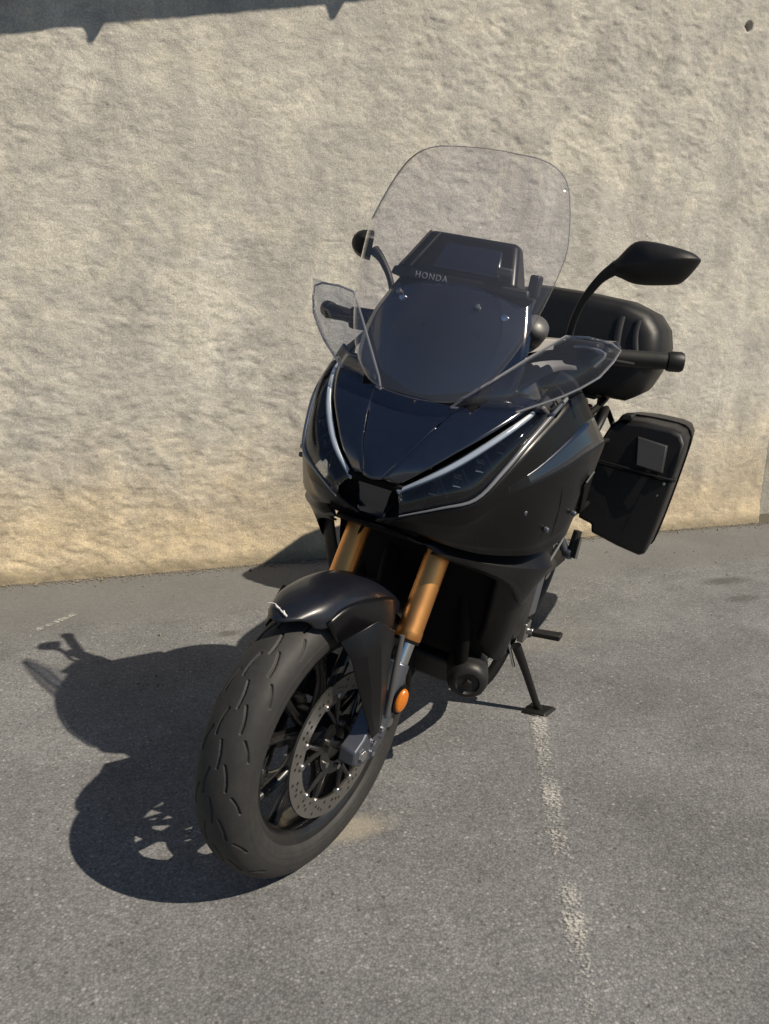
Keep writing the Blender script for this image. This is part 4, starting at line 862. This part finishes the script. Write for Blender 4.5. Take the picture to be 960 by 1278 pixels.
# foot pegs, stands, heel plates
for s_ in (1, -1):
    S = (lambda mb: mb) if s_ > 0 else (lambda mb: mb.mirror())
    pg = S(MB().tube([(-.850, .205, .300), (-.850, .232, .306)], .010, 10).box((-.850, .205, .30), (.05, .02, .06))).build('rider_peg', 'steel', B, bevel=.003)
    S(MB().hull8([V(p) for p in ((-.868, .232, .296), (-.832, .232, .296), (-.832, .312, .310), (-.868, .312, .310), (-.868, .232, .312), (-.832, .232, .312), (-.832, .312, .328), (-.868, .312, .328))])).build('peg_rubber', 'grip', pg, bevel=.004)
    S(MB().hull8([V(p) for p in ((-.80, .19, .36), (-.90, .19, .34), (-.93, .19, .50), (-.82, .20, .56), (-.80, .215, .36), (-.90, .215, .34), (-.93, .21, .50), (-.82, .22, .56))])).build('heel_plate', 'alu', pg, bevel=.006)
    pp = S(MB().tube([(-1.02, .175, .60), (-1.05, .20, .545), (-1.06, .228, .500)], [.014, .013, .014], 12, smooth=4).lathe([(0, .012), (.016, .012), (.018, .006), (.018, -.012), (0, -.012)], (-1.06, .236, .498), (.3, 1, 0), 16)).build('pillion_peg_bracket', 'alu', B)
    S(MB().tube([(-1.062, .244, .490), (-1.068, .246, .572)], [.015, .013], 12)).build('pillion_peg', 'grip', pp)
    S(MB().tube([(-1.048, .262, .492), (-1.052, .262, .560)], [.006, .005], 8)).build('peg_strip', 'steel', pp)
ss = MB().tube([(-.815, .200, .262), (-.845, .240, .180), (-.873, .284, .088), (-.885, .300, .060)], [.015, .012, .0105, .012], 12, smooth=5).build('side_stand', 'matte', B)
Lm = Matrix.Rotation(LEAN, 3, 'X')          # ground directions seen in the leaned frame
ft = [Lm @ V(p) for p in ((-.850, .262, .001), (-.850, .335, .001), (-.925, .352, .001), (-.915, .268, .001), (-.855, .268, .011), (-.857, .328, .011), (-.915, .342, .011), (-.91, .274, .011))]
MB().hull8(ft).build('stand_foot', 'matte', ss, bevel=.003)
MB().tube([(-.80, .182, .265), (-.83, .205, .19)], .005, 8).build('stand_spring', 'chrome', ss)
MB().box((-.80, .165, .265), (.06, .03, .07)).build('stand_bracket', 'alu', ss, bevel=.008)
MB().tube([(-.90, -.13, .23), (-1.08, -.15, .20), (-1.12, -.15, .24)], .013, 10, smooth=3).tube([(-.90, .13, .23), (-1.08, .15, .20), (-1.12, .15, .24)], .013, 10, smooth=3).build('main_stand', 'matte', B)

# ---- panniers
for s_ in (1, -1):
    S = (lambda mb: mb) if s_ > 0 else (lambda mb: mb.mirror())
    def sec(x, k):
        c = (.315, .68)
        ol = [(.172, .750), (.200, .850), (.222, .874), (.300, .884), (.395, .886), (.428, .878), (.446, .852), (.448, .800), (.444, .690), (.436, .560), (.425, .462), (.408, .450), (.330, .460), (.236, .480), (.228, .508), (.180, .518), (.172, .600)]
        return [V((x - max(0, z - .77)*(.42 if x > -1.6 else 0), c[0] + (y - c[0])*k, c[1] + (z - c[1])*k)) for y, z in ol]
    pn = S(MB().loft([sec(-1.400, .94), sec(-1.406, .97), sec(-1.418, .993), sec(-1.45, 1.0), sec(-1.62, .995), sec(-1.80, .97), sec(-1.90, .93), sec(-1.945, .86)])).build('pannier', 'case', B, bevel=.004, angle=28)
    pn['label'] = 'black textured hard side pannier'
    S(MB().hull8([V(p) for p in ((-1.434, .296, .838), (-1.436, .398, .832), (-1.398, .410, .744), (-1.396, .318, .748), (-1.419, .300, .836), (-1.421, .394, .830), (-1.391, .404, .748), (-1.389, .322, .752))])).build('pannier_plate', 'plate', pn, bevel=.002)
    S(MB().tube([(-1.403, .182, .722), (-1.401, .300, .722), (-1.401, .420, .722), (-1.410, .440, .722), (-1.450, .447, .722)], .0035, 6)).build('lid_seam', 'dark', pn)
    S(MB().tube([(-1.398, .180, .733), (-1.395, .300, .733), (-1.395, .422, .733), (-1.407, .444, .733), (-1.450, .451, .733)], .0035, 6)).build('lid_rim', 'case', pn)
    S(MB().tube(cr([p + V((-.0, 0, 0)) for p in sec(-1.62, 1.0)], 2, True), .0045, 6)).build('pannier_seam', 'dark', pn)
    for dy, dz in ((.420, .712), (.412, .668), (.402, .545)):
        S(MB().lathe([(0, .006), (.005, .005), (.0065, 0), (.0065, -.006)], (-1.409, dy, dz), (1, .1, 0), 12)).build('pannier_rivet', 'steel', pn)
    S(MB().hull8([V(p) for p in ((-1.43, 0.227, 0.875), (-1.43, 0.267, 0.885), (-1.50, 0.267, 0.888), (-1.50, 0.227, 0.878), (-1.435, 0.232, 0.895), (-1.435, 0.262, 0.902), (-1.495, 0.262, 0.904), (-1.495, 0.232, 0.896))])).build('pannier_latch', 'matte', pn, bevel=.004)
    S(MB().tube([(-1.30, .165, .79), (-1.42, .205, .80), (-1.60, .20, .80), (-1.70, .14, .86)], .010, 10, smooth=4).tube([(-1.10, .18, .56), (-1.35, .20, .58), (-1.60, .20, .58)], .008, 8, smooth=4)).build('pannier_rail', 'matte', B)
# ---- top case on its rack
def tsec(x, k, kz=1.0, top=1.252):
    c = V((0, 1.08, 0)); 
    half = [(0, 1.254), (.150, 1.250), (.232, 1.226), (.278, 1.180), (.298, 1.120), (.300, 1.068), (.288, 1.060), (.286, 1.030), (.266, .972), (.225, .938), (.120, .932)]
    ol = [(-y, z) for y, z in reversed(half[1:])] + half
    return [V((x - max(0, z - 1.10)*.22*(1 if x > -1.6 else 0), y*k, 1.08 + (z - 1.08)*k*kz)) for y, z in ol]
tcs = MB().loft([tsec(-1.392, .80, .90), tsec(-1.398, .90, .95), tsec(-1.415, .965, .985), tsec(-1.45, 1.0), tsec(-1.62, 1.01), tsec(-1.78, .98), tsec(-1.85, .90), tsec(-1.875, .75)]).build('top_case', 'case', B, bevel=.007, bseg=3, angle=38)
tcs['label'] = 'black rounded hard top case behind the seat'
MB().tube([(-1.50, -.302, 1.063), (-1.43, -.292, 1.063), (-1.40, -.262, 1.063), (-1.388, -.20, 1.063), (-1.388, .20, 1.063), (-1.40, .262, 1.063), (-1.43, .292, 1.063), (-1.50, .302, 1.063)], .0045, 6, smooth=3).build('case_seam', 'dark', tcs)
for y0, y1, wd in ((.150, .165, .018), (.205, .232, .014)):
    MB().tube([(-1.420, y0, 1.200), (-1.406, y0 + .004, 1.15), (-1.391, y1, 1.08)], wd*.6, 8, smooth=4, flat=.4, nrm=(1, 0, 0)).build('case_rib', 'plate', tcs)
    MB().tube([(-1.420, -y0, 1.200), (-1.406, -y0 - .004, 1.15), (-1.391, -y1, 1.08)], wd*.6, 8, smooth=4, flat=.4, nrm=(1, 0, 0)).build('case_rib', 'plate', tcs)
MB().lathe([(0, .005), (.008, .004), (.010, -.006)], (-1.455, .272, 1.10), (.8, .6, 0), 14).build('case_lock', 'steel', tcs)
rk = MB()
for s_ in (1, -1):
    rk.tube([(-1.30, .14*s_, .875), (-1.42, .15*s_, .905), (-1.60, .14*s_, .922), (-1.82, .10*s_, .922)], .011, 10, smooth=4)
    rk.tube([(-1.34, .145*s_, .80), (-1.40, .15*s_, .90)], .009, 8)
    rk.tube([(-1.18, .19*s_, .80), (-1.28, .195*s_, .885), (-1.40, .18*s_, .905)], .012, 10, smooth=4)
rk.box((-1.60, 0, .928), (.34, .26, .014)); rk.build('luggage_rack', 'matte', B, bevel=.002)
for s_ in (1, -1): MB().lathe([(0, .004), (.010, .003), (.012, -.004)], (-1.33, .155*s_, .862), (.8, .6*s_, 0), 12).build('rack_bolt', 'chrome', B)
